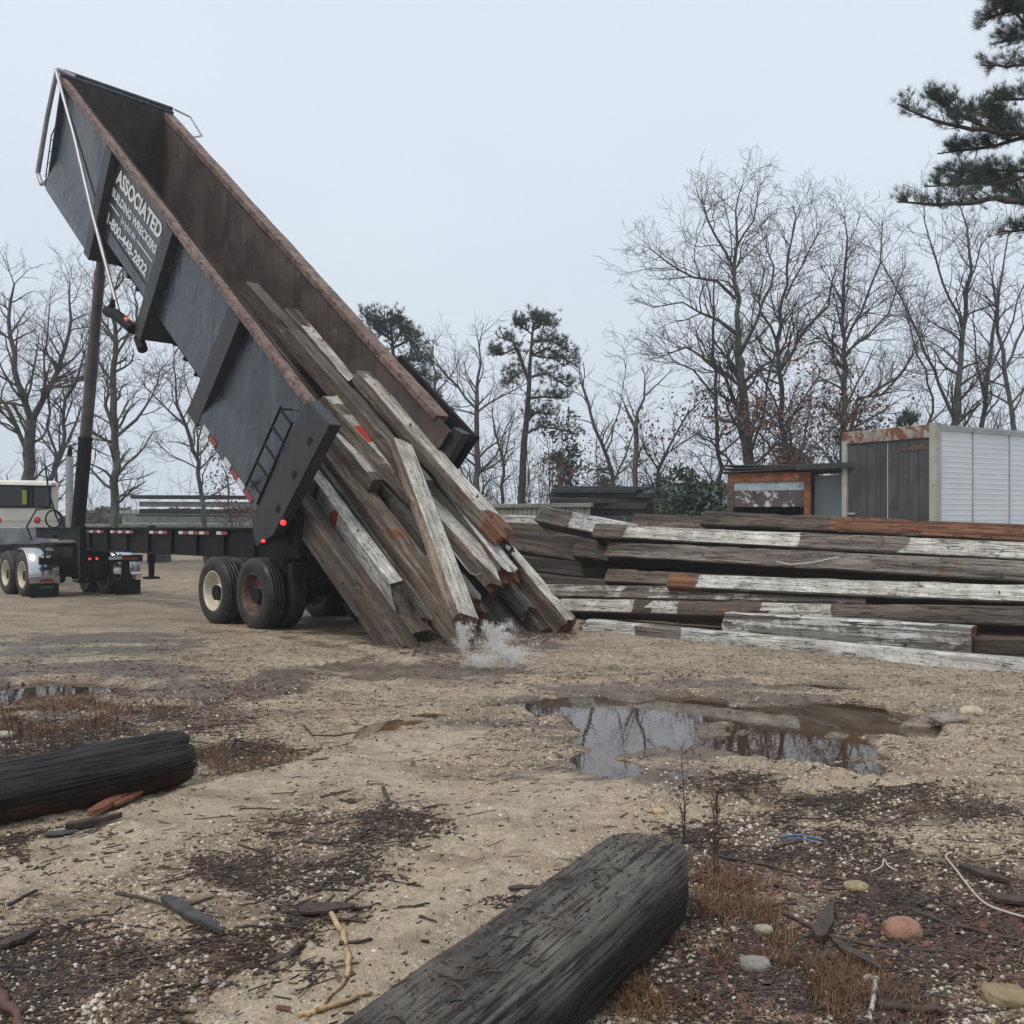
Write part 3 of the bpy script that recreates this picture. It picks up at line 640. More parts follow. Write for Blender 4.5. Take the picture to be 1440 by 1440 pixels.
# rear frame: posts with slots, sill, open at the back
def post(far):
    tt=(lambda t:BW-t) if far else (lambda t:t)
    m=MB()
    pts=[(-.12,1.03),(.52,1.0),(.40,-.10),(-.02,-.22),(-.22,.0)] if not far else [(-.12,1.03),(.12,1.0),(.10,-.05),(-.02,-.15),(-.22,.0)]
    tw=.16 if not far else .13
    ta,tb=tt(-.025),tt(.30)
    n=len(pts); a_=[Bm(s,ta,v) for s,v in pts]; b_=[Bm(s,tb,v) for s,v in pts]
    # outer plate with thickness
    for t0,t1 in ((tt(-.03),tt(.0)),(tt(tw-.03),tt(tw))):
        a_=[Bm(s,t0,v) for s,v in pts]; b_=[Bm(s,t1,v) for s,v in pts]
        m.add(a_+b_,[tuple(range(n))[::-1],tuple(range(n,2*n))]+[(i,(i+1)%n,n+(i+1)%n,n+i) for i in range(n)])
    for i,(p,q_) in enumerate(zip(pts,pts[1:]+pts[:1])):
        if i in (1,): continue
        a1=[Bm(p[0],tt(0.001),p[1]),Bm(q_[0],tt(0.001),q_[1]),Bm(q_[0],tt(tw-.015),q_[1]),Bm(p[0],tt(tw-.015),p[1])]
        off=(Bm(.2,tt(.1),.4)-sum((x for x in a1),Vector())/4).normalized()*.02
        m.hexa([x+off for x in a1]+a1)
    o=m.build('rear_post',M['navy2'],body,.008)
    m=MB()
    for v in (.80,.50,.18):       # dark slots cut in the post
        s=.10-.18*(1-v); c=Bm(s,tt(-.032),v); S=(Bm(s+1,0,v)-Bm(s,0,v)).normalized(); V=(Bm(s,0,v+.1)-Bm(s,0,v)).normalized(); TT=S.cross(V)
        m.box(c,(.09,.11,.006),(S,V,TT))
    m.build('slot',M['black'],o)
    return o
np_=post(False); fp_=post(True)
m=MB(); bbox(m,-.1,.12,.2,BW-.2,-.12,.02); bbox(m,.12,.4,.1,BW-.1,-.14,-.03); m.build('rear_sill',M['black'],body,.01)
m=MB()   # long members and cross members under the floor
for t in (.85,1.5): bbox(m,-.15,BL-.2,t,t+.14,-.17,0)
for i in range(22): bbox(m,.6+i*.54,.66+i*.54,.55,BW-.55,-.06,-.01)
bbox(m,9.0,12.2,.8,1.65,-.35,-.0) if False else None
m.build('underframe',M['black'],body,.006)
# swung-open tailgate folded along the far side
m=MB(); bbox(m,-.15,2.15,BW+.10,BW+.17,.02,1.02)
for s in (-.12,.6,1.35,2.05): bbox(m,s,s+.1,BW+.17,BW+.24,.03,1.01)
m.build('tailgate',M['black'],TR,.01)
# side ladder
m=MB()
def bp(s,t,v): return Bm(s,t-.02,v)
for s0,s1 in ((.93,.83),(.55,.40)): m.tube([bp(s0,-.02,.78),bp((s0+s1)/2,-.02,.42),bp(s1,-.02,.04)],.021,6)
for i in range(5):
    k=i/4.4; v=.76-.70*k; m.tube([bp(.93-.1*k,-.02,v),bp(.55-.15*k,-.02,v)],.019,6)
m.tube([bp(.93,-.02,.76),bp(.93,wt,.76)],.012,6); m.tube([bp(.85,-.02,.1),bp(.85,.0,.1)],.012,6)
m.build('ladder',M['black'],body)
m=MB()      # front ladder
for t in (.10,.5): m.tube([bp(BL+.22,t,.02),bp(BL+.22,t,.42),bp(BL+.06,t,.52)],.014,6)
for k in range(4): m.tube([bp(BL+.22,.10,.05+.11*k),bp(BL+.22,.5,.05+.11*k)],.012,6)
m.tube([bp(BL+.22,.1,.03),bp(BL,.1,.03)],.014,6); m.tube([bp(BL+.22,.5,.03),bp(BL,.5,.03)],.014,6)
m.build('front_ladder',M['black'],body)
# lettering on the second bay
def lettering(txt,s0,s1,v0,v1,name='lettering',off=.0,italic=0,mat='letter'):
    cu=bpy.data.curves.new('lettering','FONT'); cu.body=txt; cu.size=1; cu.offset=off; cu.shear=italic
    o=bpy.data.objects.new('tmp',cu); COL.objects.link(o); dg=bpy.context.evaluated_depsgraph_get(); dg.update()
    me=bpy.data.meshes.new_from_object(o.evaluated_get(dg)); bpy.data.objects.remove(o)
    co=np.array([v.co[:] for v in me.vertices]); x0,x1=co[:,0].min(),co[:,0].max(); y0,y1=co[:,1].min(),co[:,1].max()
    base=worldpos(body)
    for v in me.vertices:
        k=(v.co.x-x0)/(x1-x0); h=(v.co.y-y0)/(y1-y0)
        v.co=Bm(s0+(s1-s0)*k, wt-.022, v0+(v1-v0)*h)-base
    me.materials.append(M[mat]); r=bpy.data.objects.new(name,me); COL.objects.link(r); r.parent=body; return r
lettering('ASSOCIATED',8.72,6.32,.705,.845,off=.035)
lettering('BUILDING WRECKERS',8.78,6.32,.572,.652,off=.03)
lettering('Springfield, MA',8.08,7.28,.455,.53,off=.008,italic=.4)
lettering('1-800-448-2822',8.72,6.45,.325,.425,off=.03)
m=MB()
for s0,s1 in ((8.78,8.2),(7.18,6.35)): 
    bbox(m,s1,s0,wt-.022,wt-.012,.494,.502)
m.build('stripe',M['letter'],body)
# tarp gear
m=MB(); m.tube([Bm(12.25,-.09,1.03),Bm(10.6,-.10,.74),Bm(8.8,-.11,.36),Bm(6.6,-.09,-.06)],.035,8); m.build('tarp_arm',M['alu'],TR)
m=MB(); m.tube([Bm(6.95,-.13,-.16),Bm(6.55,-.13,-.09),Bm(5.95,-.02,-.07)],.10,10); m.tube([Bm(6.75,-.13,-.02),Bm(6.95,-.13,-.16)],.06,8)
m.tube([Bm(5.9,.1,-.13),Bm(5.6,.1,-.17)],.09,10); m.build('tarp_pivot',M['black'],TR)
m=MB(); m.lathe(Bm(6.15,-.07,-.04),(Bm(6,-.1,0)-Bm(6,0,0)),[(.0,.05),(.055,.05),(.055,.0)],16); m.build('side_marker',M['orange'],TR)
m=MB(); m.tube([Bm(12.42,-.02,1.03),Bm(12.62,-.03,.55),Bm(12.72,-.04,.02)],[.048,.05,.055],10); m.tube([Bm(12.42,-.02,1.03),Bm(12.3,.3,1.03)],.05,8)
m.tube([Bm(12.72,-.04,.02),Bm(12.5,.0,-.05),Bm(12.35,.05,.0)],.05,8); m.build('tarp_post',M['alu'],TR)
m=MB(); m.tube([Bm(12.40,.1,1.035),Bm(12.40,BW,1.035)],.045,8); m.build('tarp_roller',M['navy'],TR)
m=MB(); m.tube([Bm(12.3,BW,1.05),Bm(12.2,BW+.35,1.04),Bm(11.5,BW+.38,.98),Bm(11.3,BW+.05,.95)],.022,6); m.build('tarp_bracket',M['alu'],TR)
m=MB(); m.tube([Bm(12.55,.1,-.03),Bm(12.55,1.0,-.03)],.1,8); bbox(m,12.2,12.6,.05,1.1,-.09,.0) if False else None; m.build('nose_bumper',M['black'],TR)
# telescopic hoist
b0=T(10.9,1.22,1.1); t0_=T(9.0,1.22,8.78); ax=(t0_-b0); Lh=ax.length; ax.normalize()
hz=empty_h=None
m=MB(); m.tube([b0,b0+ax*2.35],[.155,.155],20); m.tube([b0+ax*2.35,b0+ax*2.42],.165,20); hb=m.build('hoist_cylinder',M['black'],TR)
m=MB(); m.tube([b0+ax*2.42,b0+ax*4.65],.135,20); m.tube([b0+ax*4.6,b0+ax*4.67],.145,20); m.build('hoist_stage',M['hoist'],hb)
m=MB(); m.tube([b0+ax*4.67,b0+ax*6.2],.118,20); m.tube([b0+ax*6.15,b0+ax*6.21],.126,20); m.build('hoist_stage',M['hoist'],hb)
m=MB(); m.tube([b0+ax*6.21,b0+ax*Lh],.10,20); m.build('hoist_stage',M['hoist'],hb)
m=MB(); m.tube([b0-WH*.55,b0+WH*.55],.05,10); m.build('hoist_pin',M['black'],hb)
# chassis frame
def fz(t): return 1.405-.0098*t
m=MB()
for c0 in (.74,1.62):
    def pr(tt,zz): return T(tt,c0,zz)
    pts=[pr(-1.0,fz(-1)),pr(12.4,fz(12.4)),pr(12.4,fz(12.4)-.24),pr(9.7,fz(9.7)-.26),pr(9.2,fz(9.2)-.46),pr(-.2,fz(0)-.44),pr(-1.0,fz(-1)-.25)]
    m.prism(pts,WH*.012)
    for (za,zb) in ((0,-.02),): m.prism([pr(-1.0,fz(-1)+.012),pr(12.4,fz(12.4)+.012),pr(12.4,fz(12.4)-.005),pr(-1,fz(-1)-.005)],WH*.14-WH*.0) if False else None
    m.hexa([T(-1,c0-.06,fz(-1)+.001),T(12.4,c0-.06,fz(12.4)+.001),T(12.4,c0+.08,fz(12.4)+.001),T(-1,c0+.08,fz(-1)+.001),T(-1,c0-.06,fz(-1)+.02),T(12.4,c0-.06,fz(12.4)+.02),T(12.4,c0+.08,fz(12.4)+.02),T(-1,c0+.08,fz(-1)+.02)])
    m.hexa([T(-.2,c0-.06,fz(0)-.462),T(9.2,c0-.06,fz(9.2)-.482),T(9.2,c0+.08,fz(9.2)-.482),T(-.2,c0+.08,fz(0)-.462),T(-.2,c0-.06,fz(0)-.442),T(9.2,c0-.06,fz(9.2)-.462),T(9.2,c0+.08,fz(9.2)-.462),T(-.2,c0+.08,fz(0)-.442)])
    for i in range(8):
        t=1.2+i*1.05; m.hexa([T(t,c0-.055,fz(t)-.44),T(t+.05,c0-.055,fz(t)-.44),T(t+.05,c0,fz(t)-.44),T(t,c0,fz(t)-.44),T(t,c0-.055,fz(t)-.001),T(t+.05,c0-.055,fz(t)-.001),T(t+.05,c0,fz(t)-.001),T(t,c0,fz(t)-.001)])
for t in (-.8,.3,1.8,4,6.5,9,11,12.3): m.box(T(t,1.25,fz(t)-.14),(.12,.86,.2),(UH,WH,ZZ))
fr=m.build('chassis_frame',M['black'],TR)
m=MB(); m2=MB()
k=0
for grp in ((8.9,3),(7.3,3),(5.3,2),(4.0,3),(2.5,1)):
    for i in range(grp[1]):
        t=grp[0]-i*.42; c=.672
        m.hexa([T(t,c,fz(t)-.09),T(t-.18,c,fz(t)-.09),T(t-.18,c+.006,fz(t)-.09),T(t,c+.006,fz(t)-.09),T(t,c,fz(t)-.035),T(t-.18,c,fz(t)-.035),T(t-.18,c+.006,fz(t)-.035),T(t,c+.006,fz(t)-.035)])
        t-=.2
        m2.hexa([T(t,c,fz(t)-.09),T(t-.18,c,fz(t)-.09),T(t-.18,c+.006,fz(t)-.09),T(t,c+.006,fz(t)-.09),T(t,c,fz(t)-.035),T(t-.18,c,fz(t)-.035),T(t-.18,c+.006,fz(t)-.035),T(t,c+.006,fz(t)-.035)])
m.build('white_reflective_tape',M['whitetape'],fr); m2.build('red_reflective_tape',M['redtape'],fr)
# landing legs
for c in (.45,1.95):
    t=8.3; m=MB(); m.box(T(t,c,.95),(.16,.14,.85),(UH,WH,ZZ)); m.box(T(t,c,.42),(.11,.1,.4),(UH,WH,ZZ)); m.box(T(t,c,.2),(.3,.28,.05),(UH,WH,ZZ))
    m.tube([T(t,c,.7),T(t+.9,c+.2,1.0)],.025,6); m.build('landing_leg',M['black'],TR,.008)
# rear hinge, suspension, axles
m=MB()
for c in (.2,2.05):
    m.prism([T(-.9,c,1.55),T(-.3,c,1.5),T(-.15,c,.95),T(-.6,c,.8),T(-1.0,c,1.05)],WH*.12)
m.tube([T(-.75,.1,1.3),T(-.75,2.35,1.3)],.07,12)
m.box(T(-.95,1.22,.85),(.12,2.3,.22),(UH,WH,ZZ)); m.box(T(-.95,1.22,.66),(.08,1.6,.1),(UH,WH,ZZ))
m.build('rear_hinge',M['black'],TR,.01)
WHEELS=[]
def wheel_meshes(rimmat):
    """tyre and rim in local axes: axle = local X (outer side at -X), width .28"""
    m=MB(); r=.525
    pr=[(.305,.03),(.315,.0),(.345,-.004),(.41,-.012),(.47,-.004),(.497,.012),(.515,.035),(.523,.05)]
    tread=[]
    for i,x in enumerate((.05,.083,.084,.094,.095,.135,.136,.148,.149,.19,.191,.201,.202,.235)):
        tread.append((.525 if i%4 in(0,1) else .508,x))
    pr2=[(.523,.24),(.515,.25),(.497,.27),(.47,.285),(.41,.292),(.345,.285),(.315,.28),(.305,.25)]
    m.lathe((0,0,0),(1,0,0),pr+tread+pr2,56,True,ref=(0,1,0))
    m2=MB()
    m2.lathe((0,0,0),(1,0,0),[(.315,.008),(.308,-.002),(.298,.002),(.288,.03),(.276,.09),(.266,.15),(.22,.172),(.15,.165),(.11,.155),(.105,.10),(.09,.085),(.0,.082)],48,True,ref=(0,1,0))
    m2.lathe((0,0,0),(1,0,0),[(.266,.15),(.276,.22),(.305,.28)],48,True,ref=(0,1,0))
    for k in range(10):
        a=k*2*math.pi/10; c=Vector((.165,.172*math.cos(a),.172*math.sin(a))); m2.tube([c,c-Vector((.035,0,0))],.013,6)
    return m,m2
def wheel(parent,c,name='wheel',rim='rimcream',flip=False,both=True):
    """c: centre of the outer face (world)"""
    e=bpy.data.objects.new(name,None); COL.objects.link(e); e.parent=parent; e.location=c-worldpos(parent); e.empty_display_size=.3
    X=WH if not flip else -WH; Z=ZZ; Yv=Z.cross(X)
    e.rotation_mode='QUATERNION'; e.rotation_quaternion=Matrix((X,Yv,Z)).transposed().to_quaternion()
    key=rim
    if key not in wheel.cache:
        mt,mr=wheel_meshes(rim); a=mt.build('tyre',M['rubber']); b=mr.build('rim',M[rim]); wheel.cache[key]=(a.data,b.data); bpy.data.objects.remove(a); bpy.data.objects.remove(b)
    for nm,d in zip(('tyre','rim'),wheel.cache[key]):
        o=bpy.data.objects.new(nm,d); COL.objects.link(o); o.parent=e
    return e
wheel.cache={}
def axle(parent,t,rims,flip_far=True):
    z=gz(*T(t,1.2,0)[:2])+.51
    for c,fl,rm in ((0,False,rims[0]),(.34,False,'rimrust'),(2.45,True,rims[1]),(2.11,True,'rimrust')):
        p=T(t,c,0); zz=gz(p.x,p.y)+.512; wheel(parent,T(t,c,zz),rim=rm,flip=fl)
    m=MB(); m.tube([T(t,.2,z),T(t,2.25,z)],.075,12); m.tube([T(t,.05,z),T(t,.25,z)],.12,16); m.tube([T(t,.62,z),T(t,.9,z)],.2,16); m.tube([T(t,1.55,z),T(t,1.83,z)],.2,16)
    m.build('axle',M['black'],parent)
axle(TR,0,('rimrust','rimrust')); axle(TR,1.26,('rimcream','rimcream'))
m=MB()
for c in (.78,1.66):
    m.prism([T(-.6,c,.95),T(1.9,c,.95),T(1.5,c,.62),T(.63,c,.52),T(-.2,c,.62)],WH*.1)
m.build('suspension',M['black'],TR,.01)
m=MB(); m.prism([T(-.12,.42,1.20),T(.18,.42,1.20),T(.03,.42,1.42)],WH*.02); 
def lampd(p,r,nm,mt,parent,d=UH):
    m=MB(); m.lathe(p,-d,[(r*1.25,-.03),(r*1.25,.0),(r,.004),(r*.7,.02),(0,.028)],20); return m.build(nm,M[mt],parent)
lampd(P(399,735,12.35),.03,'tail_light','lamp',TR); lampd(P(371,761,12.55),.018,'tail_light','lamp',TR)
m=MB()
m.tube([T(-.85,.1,1.3),T(-.9,.05,1.0),T(-.8,.15,.8),T(-.6,.3,.75)],.018,6); m.tube([T(-.8,.3,1.25),T(-1.0,.32,.95),T(-.7,.4,.8)],.016,6); m.build('air_hose',M['black'],TR)
m=MB(); m.box(T(-.75,.35,.98),(.03,.55,.1),(UH,WH,ZZ)); m.box(T(-.9,.3,1.35),(.25,.35,.5),(UH,WH,ZZ)); m.build('light_bracket',M['black'],TR,.01)
m=MB(); m.box(T(-.72,2.1,.55),(.02,.6,.75),(UH,WH,ZZ)); m.box(T(-.72,1.1,.62),(.02,.5,.5),(UH,WH,ZZ)); m.build('mud_flap',M['black'],TR)

# ---------------------------------------------------------------- truck tractor
gt=gz(*T(11.5,1.2,0)[:2])
TK=empty('truck_tractor',T(11.5,1.2,gt),'cream highway tractor with long black frame coupled in front of the raised trailer','truck')
axle(TK,10.9,('rimcream','rimcream')); axle(TK,12.2,('rimcream','rimcream'))
m=MB()
for c in (.8,1.55): m.box(T(13.6,c,.72),(7.6,.09,.26),(UH,WH,ZZ))
for t in (10.0,11.5,13,15.2): m.box(T(t,1.2,.72),(.15,.8,.2),(UH,WH,ZZ))
m.box(T(11.5,1.2,.90),(1.0,.95,.07),(UH,WH,ZZ)); m.box(T(9.82,1.2,.58),(.1,2.3,.16),(UH,WH,ZZ)); m.box(T(11.5,1.2,.4),(1.6,.7,.3),(UH,WH,ZZ))
m.build('chassis_frame',M['black'],TK,.01)
# cab
def cabp(t,c,z): return T(t,c,z)
m=MB(); tc0,tc1=15.6,17.6; z0,z1=.70,2.58
prof=[(0,.78),(0,2.42),(.06,2.52),(.18,2.58),(1.5,2.6),(1.75,2.45),(1.95,1.75),(2.0,.78)]
pts=[T(tc0+a,.10,z) for a,z in prof]; m.prism(pts,WH*2.2)
cab=m.build('cab',M['cream'],TK,.07)
m=MB(); m.box(T(tc0-.012,1.16,2.12),(.03,1.75,.56),(UH,WH,ZZ)); win=m.build('rear_window',M['glass'],cab,.012)
win.modifiers['bevel'].width=.012
m=MB()
for (c,z,a,b) in ((1.16,2.415,1.85,.04),(1.16,1.825,1.85,.04),(.265,2.12,.04,.63),(2.055,2.12,.04,.63)): m.box(T(tc0-.02,c,z),(.05,a,b),(UH,WH,ZZ))
m.build('window_seal',M['black'],win,.008)
m=MB(); m.box(T(tc0-.035,1.38,2.10),(.006,.12,.40),(UH,WH,ZZ)); m.build('safety_vest',plain('yellow_vest',(.35,.40,.05),(.25,.3,.06),8),win,.002)
m=MB(); m.box(T(tc0-.008,1.2,1.45),(.02,2.1,.012),(UH,WH,ZZ)); m.box(T(tc0-.008,1.2,2.44),(.02,2.15,.012),(UH,WH,ZZ)); m.build('seam',M['rimcream'],cab)
m=MB(); c=T(tc0-.03,2.12,2.46); m.lathe(c,-UH,[(.06,-.06),(.075,-.02),(.075,.05),(.06,.06),(0,.065)],20); m.build('work_light',M['chrome'],cab)
lampd(T(tc0-.01,.72,1.46),.075,'cab_light','lampoff',cab); lampd(T(tc0-.01,1.72,1.46),.075,'cab_light','lampoff',cab)
m=MB(); m.box(T(19.0,1.2,1.25),(2.6,1.5,1.0),(UH,WH,ZZ)); m.build('hood',M['cream'],TK,.12)
for c in (.05,2.35): wheel(TK,T(19.6,c,gz(*T(19.6,c,0)[:2])+.51),rim='rimcream',flip=c>1)
m=MB(); m.box(T(14.85,1.0,1.05),(.75,1.5,.46),(UH,WH,ZZ)); m.build('tool_box',M['alu'],TK,.02)
m=MB(); m.tube([T(15.1,2.42,.9),T(15.1,2.42,3.25)],.10,14)
for i in range(9): m.tube([T(15.1,2.42,1.3+i*.2),T(15.1,2.42,1.33+i*.2)],.115,14)
m.build('exhaust_stack',M['alu'],TK)
m=MB(); m.tube([T(15.1,2.42,3.2),T(15.1,2.42,3.4),T(15.0,2.42,3.5)],.065,12); m.build('exhaust_tip',M['black'],TK)
# fenders
def fender(c0,c1,t,zc):
    m=MB(); n=14; pts=[]
    a0,a1=R(-8),R(112)
    for i in range(n+1):
        a=a0+(a1-a0)*i/n; r=.61; tt=t-r*math.cos(a); z=zc+r*math.sin(a)
        pts.append((tt,z,a))
    vs=[]
    for tt,z,a in pts:
        for c in (c0,c1):
            vs.append(T(tt,c,z)); vs.append(T(tt+.012*math.cos(a),c,z-.012*math.sin(a)))
    fs=[]
    for i in range(n):
        b=4*i; fs+=[(b,b+2,b+6,b+4),(b+1,b+5,b+7,b+3),(b,b+4,b+5,b+1),(b+2,b+3,b+7,b+6)]
    m.add(vs,fs,True); f=m.build('fender',M['chrome'],TK)
    m=MB(); m.tube([T(t-.62,c0,zc-.06),T(t-.62,c1,zc-.06)],.035,10); m.box(T(t-.66,(c0+c1)/2,zc-.12),(.02,c1-c0,.13),(UH,WH,ZZ)); m.build('fender_bar',M['chrome'],f,.004)
    m=MB(); m.box(T(t-.675,(c0+c1)/2+.05,zc-.13),(.01,(c1-c0)*.4,.075),(UH,WH,ZZ)); m.build('reflector',M['redtape'],f)
    m=MB(); m.box(T(t-.66,(c0+c1)/2,zc-.42),(.015,c1-c0-.04,.42),(UH,WH,ZZ)); fl=m.build('mud_flap',M['black'],f)
    return f
fender(-.03,.62,10.9,gt+.56); fender(1.85,2.5,10.9,gt+.56)
yl=plain('faded_yellow_print',(.10,.11,.02),(.05,.05,.02),30)
m=MB()
for z in (.20,.06): m.box(T(10.225,.34,gt+.02+z+.2),(.006,.3,.05),(UH,WH,ZZ))
m.build('faded_band',yl,TK)
m=MB(); m.prism([T(10.0,1.95,.62),T(10.0,2.12,.62),T(9.98,2.12,.3),T(9.85,2.18,.0),T(9.95,1.9,.02)],UH*.02); m.build('mud_flap',M['black'],TK)
for c in (1.12,1.28,.9): lampd(T(9.76,c,.60),.022,'tail_light','lamp' if c>1 else 'lampoff',TK)
m=MB(); m.box(T(9.76,2.05,.58),(.02,.35,.07),(UH,WH,ZZ)); m.build('reflector',M['redtape'],TK)
m=MB(); m.box(T(9.76,1.7,.6),(.02,.3,.07),(UH,WH,ZZ)); m.build('reflector',M['whitetape'],TK)
m=MB()
m.tube([T(15.55,1.95,2.95),T(15.3,1.85,2.9),T(14.9,1.8,2.3),T(14.6,1.9,1.6),T(14.4,1.95,1.3),T(14.5,2.0,1.6),T(14.2,1.95,1.55),T(14.0,1.9,1.1)],.025,8)
cv=[T(14.3+.25*math.cos(a)*.2,1.75+.22*math.cos(a),1.5+.24*math.sin(a)) for a in np.linspace(0,12,30)]
m.tube(cv,.022,8)
m.tube([T(14.3,1.2,.95),T(14.2,1.05,1.3),T(14.1,1.25,1.75),T(13.9,1.6,1.8),T(13.7,1.8,1.5),T(13.5,1.8,1.1)],.022,8)
m.build('air_hose',M['black'],TK)
# ---------------------------------------------------------------- timbers
def timber(label,A,B,wd,ht,up=(0,0,1),roll=0,paint=(0,0,0,0),patches=(),seed=0,tone=.3,ends=('sq','sq'),name='timber',group=None,cat='timber',rnd_=.012):
    """square-sawn timber from A to B (centres of its ends). sides: 0 top, 1 far, 2 bottom, 3 near.
    patches: (side, from, to, channel, value) with distances as fractions of length"""
    A=Vector(A);B=Vector(B); L=(B-A).length; X=(B-A).normalized(); up=Vector(up); Z=(up-X*up.dot(X)).normalized(); Y=Z.cross(X)
    q=Matrix.Rotation(R(roll),3,X); Z=q@Z; Y=q@Y
    n=max(6,int(L/.13)); rr=random.Random(seed*7+3); ch=.022*min(1,wd/.3)
    w2,h2=wd/2,ht/2
    ring=[(-w2+ch,h2,0),(0,h2,0),(w2-ch,h2,0),(w2,h2-ch,1),(w2,0,1),(w2,-h2+ch,1),(w2-ch,-h2,2),(0,-h2,2),(-w2+ch,-h2,2),(-w2,-h2+ch,3),(-w2,0,3),(-w2,h2-ch,3)]
    m=len(ring); V=[]; mask=[]; ph=[rr.uniform(0,50) for _ in range(4)]
    bow=rr.uniform(-.012,.012)*L/3
    chips=[(rr.random(),rr.choice((0,2,3,5,9,11)),rr.uniform(.01,.035)) for _ in range(int(L*2.2))]
    for i in range(n+1):
        x=L*i/n
        for k,(y,z,s) in enumerate(ring):
            d=rnd_*.5*float(vn(x*3+ph[0],k*1.7+ph[1])); yy=y*(1+d/abs(w2)) ; zz=z*(1+d/abs(h2))
            for (cx,ck,cd) in chips:
                if ck==k and abs(cx*L-x)<.16: f=cd*(1-abs(cx*L-x)/.16); yy-=math.copysign(f,y); zz-=math.copysign(f,z)
            xx=x
            if i==0 or i==n:
                e=ends[0] if i==0 else ends[1]; sg=-1 if i==0 else 1
                if e=='rough': xx+=sg*rr.uniform(-.03,.05)
                elif e=='split': xx+=sg*rr.uniform(-.16,.22)
                elif e=='point': xx+=sg*(y/w2)*wd*.75 if False else sg*(-(z/h2))*ht*.7
                elif e=='pointy': xx+=sg*(y/w2)*wd*.6
                else: xx+=sg*rr.uniform(-.006,.006)
            yy+=bow*math.sin(math.pi*i/n); V.append((xx,yy,zz))
    F_=[];VC=[];VT=[]
    def colr(side,u):
        c=[paint[side],0,0]
        for p in patches:
            if (p[0]==side or p[0]==-1) and p[1]<=u<=p[2]: c['prf'.index(p[3]) if p[3] in 'prf' else 0]=p[4]
        return (c[0],c[2],c[1])   # r = paint, g = fresh wood, b = red
    stp=rr.uniform(-.2,.2)
    for i in range(n+1):
        for k,(y_,z_,s_) in enumerate(ring):
            VC.append(colr(s_,min(1,max(0,i/n+rr.uniform(-.5,.5)/n)))); VT.append(tone*(1 if s_!=2 else .15))  # undersides get a much darker tone, their shade painted into the wood
    for i in range(n):
        for k in range(m): F_.append((i*m+k,(i+1)*m+k,(i+1)*m+(k+1)%m,i*m+(k+1)%m))
    for i,e in ((0,ends[0]),(n,ends[1])):
        base=[V[i*m+k] for k in range(m)]; c0=len(V)
        for b_ in base: V.append(b_); VC.append((0,.85 if e in('rough','split','fresh') else .2,0)); VT.append(tone)
        c=len(V); V.append(tuple(sum(b[j] for b in base)/m for j in range(3))); VC.append((0,.85 if e in('rough','split','fresh') else .2,0)); VT.append(tone)
        for k in range(m): F_.append((c0+k,c0+(k+1)%m,c) if i==0 else (c0+(k+1)%m,c0+k,c))
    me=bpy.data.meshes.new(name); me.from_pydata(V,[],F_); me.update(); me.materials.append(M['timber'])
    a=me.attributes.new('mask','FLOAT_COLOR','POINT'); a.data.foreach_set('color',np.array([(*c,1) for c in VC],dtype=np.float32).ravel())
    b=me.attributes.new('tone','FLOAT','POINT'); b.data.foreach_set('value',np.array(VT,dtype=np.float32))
    o=bpy.data.objects.new(name,me); COL.objects.link(o)
    o.matrix_world=Matrix(((X.x,Y.x,Z.x,A.x),(X.y,Y.y,Z.y,A.y),(X.z,Y.z,Z.z,A.z),(0,0,0,1)))
    return tag(o,label,cat,group)
def bolts(o,L,wd,ht,seed):
    rr=random.Random(seed*13+1); m=MB()
    for i in range(rr.choice((0,0,2,3,4))):
        x=rr.uniform(.06,.94)*L
        if rr.random()<.5: c=Vector((x,rr.uniform(-.25,.25)*wd,ht/2)); d=Vector((0,0,1))
        else: c=Vector((x,-wd/2,rr.uniform(-.25,.25)*ht)); d=Vector((0,-1,0))
        m.tube([c-d*.01,c+d*rr.uniform(.012,.05)],rr.uniform(.010,.018),8)
    if not m.v: return
    me=bpy.data.meshes.new('bolt'); me.from_pydata([Vector(v) for v in m.v],[],m.f); me.materials.append(M['rimrust']); b=bpy.data.objects.new('bolt',me); COL.objects.link(b); b.parent=o
UB=(cF-cE).normalized(); WB0=(cD-cA).normalized(); NB=WB0.cross(UB).normalized(); WB=UB.cross(NB)
CAM=Vector((0,0,CH))
def at(px,py,h):
    d=Vector(((px-720)/F,1,-(py-HY)/F)); Y=(h+(cE-CAM).dot(NB))/d.dot(NB); return CAM+d*Y
G1='timbers sliding out of the tipped trailer'
def slide(label,a,ha,b,hb,wd,ht,roll=0,ext0=0,ext1=0,**k):
    A=at(a[0],a[1],ha);B=at(b[0],b[1],hb); X=(B-A).normalized(); A=A-X*ext0; B=B+X*ext1
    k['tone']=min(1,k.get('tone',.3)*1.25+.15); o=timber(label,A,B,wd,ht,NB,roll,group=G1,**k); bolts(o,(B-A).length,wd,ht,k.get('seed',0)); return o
slide('dark brown timber along the near rail of the tipped body with chipped upper end',(352,408),1.36,(582,672),1.22,.25,.30,0,ext1=.25,paint=(.14,0,0,.12),patches=((0,.0,.08,'p',.6),),seed=1,tone=.3,ends=('rough','sq'))
slide('white timber with a yellow stained break and a brown upper end inside the tipped body',(407,445),1.22,(487,540),1.19,.27,.30,0,paint=(1.0,0,0,.0),patches=((0,0,.22,'p',.05),(0,.8,1,'f',.35)),seed=2,tone=.3,ends=('sq','split'))
slide('narrow grey green timber just below the yellow stained white one in the tipped body',(494,548),1.12,(600,705),.95,.20,.26,0,paint=(.62,0,0,.1),patches=((0,0,.12,'f',.6),),seed=3,tone=.3,ends=('split','sq'))
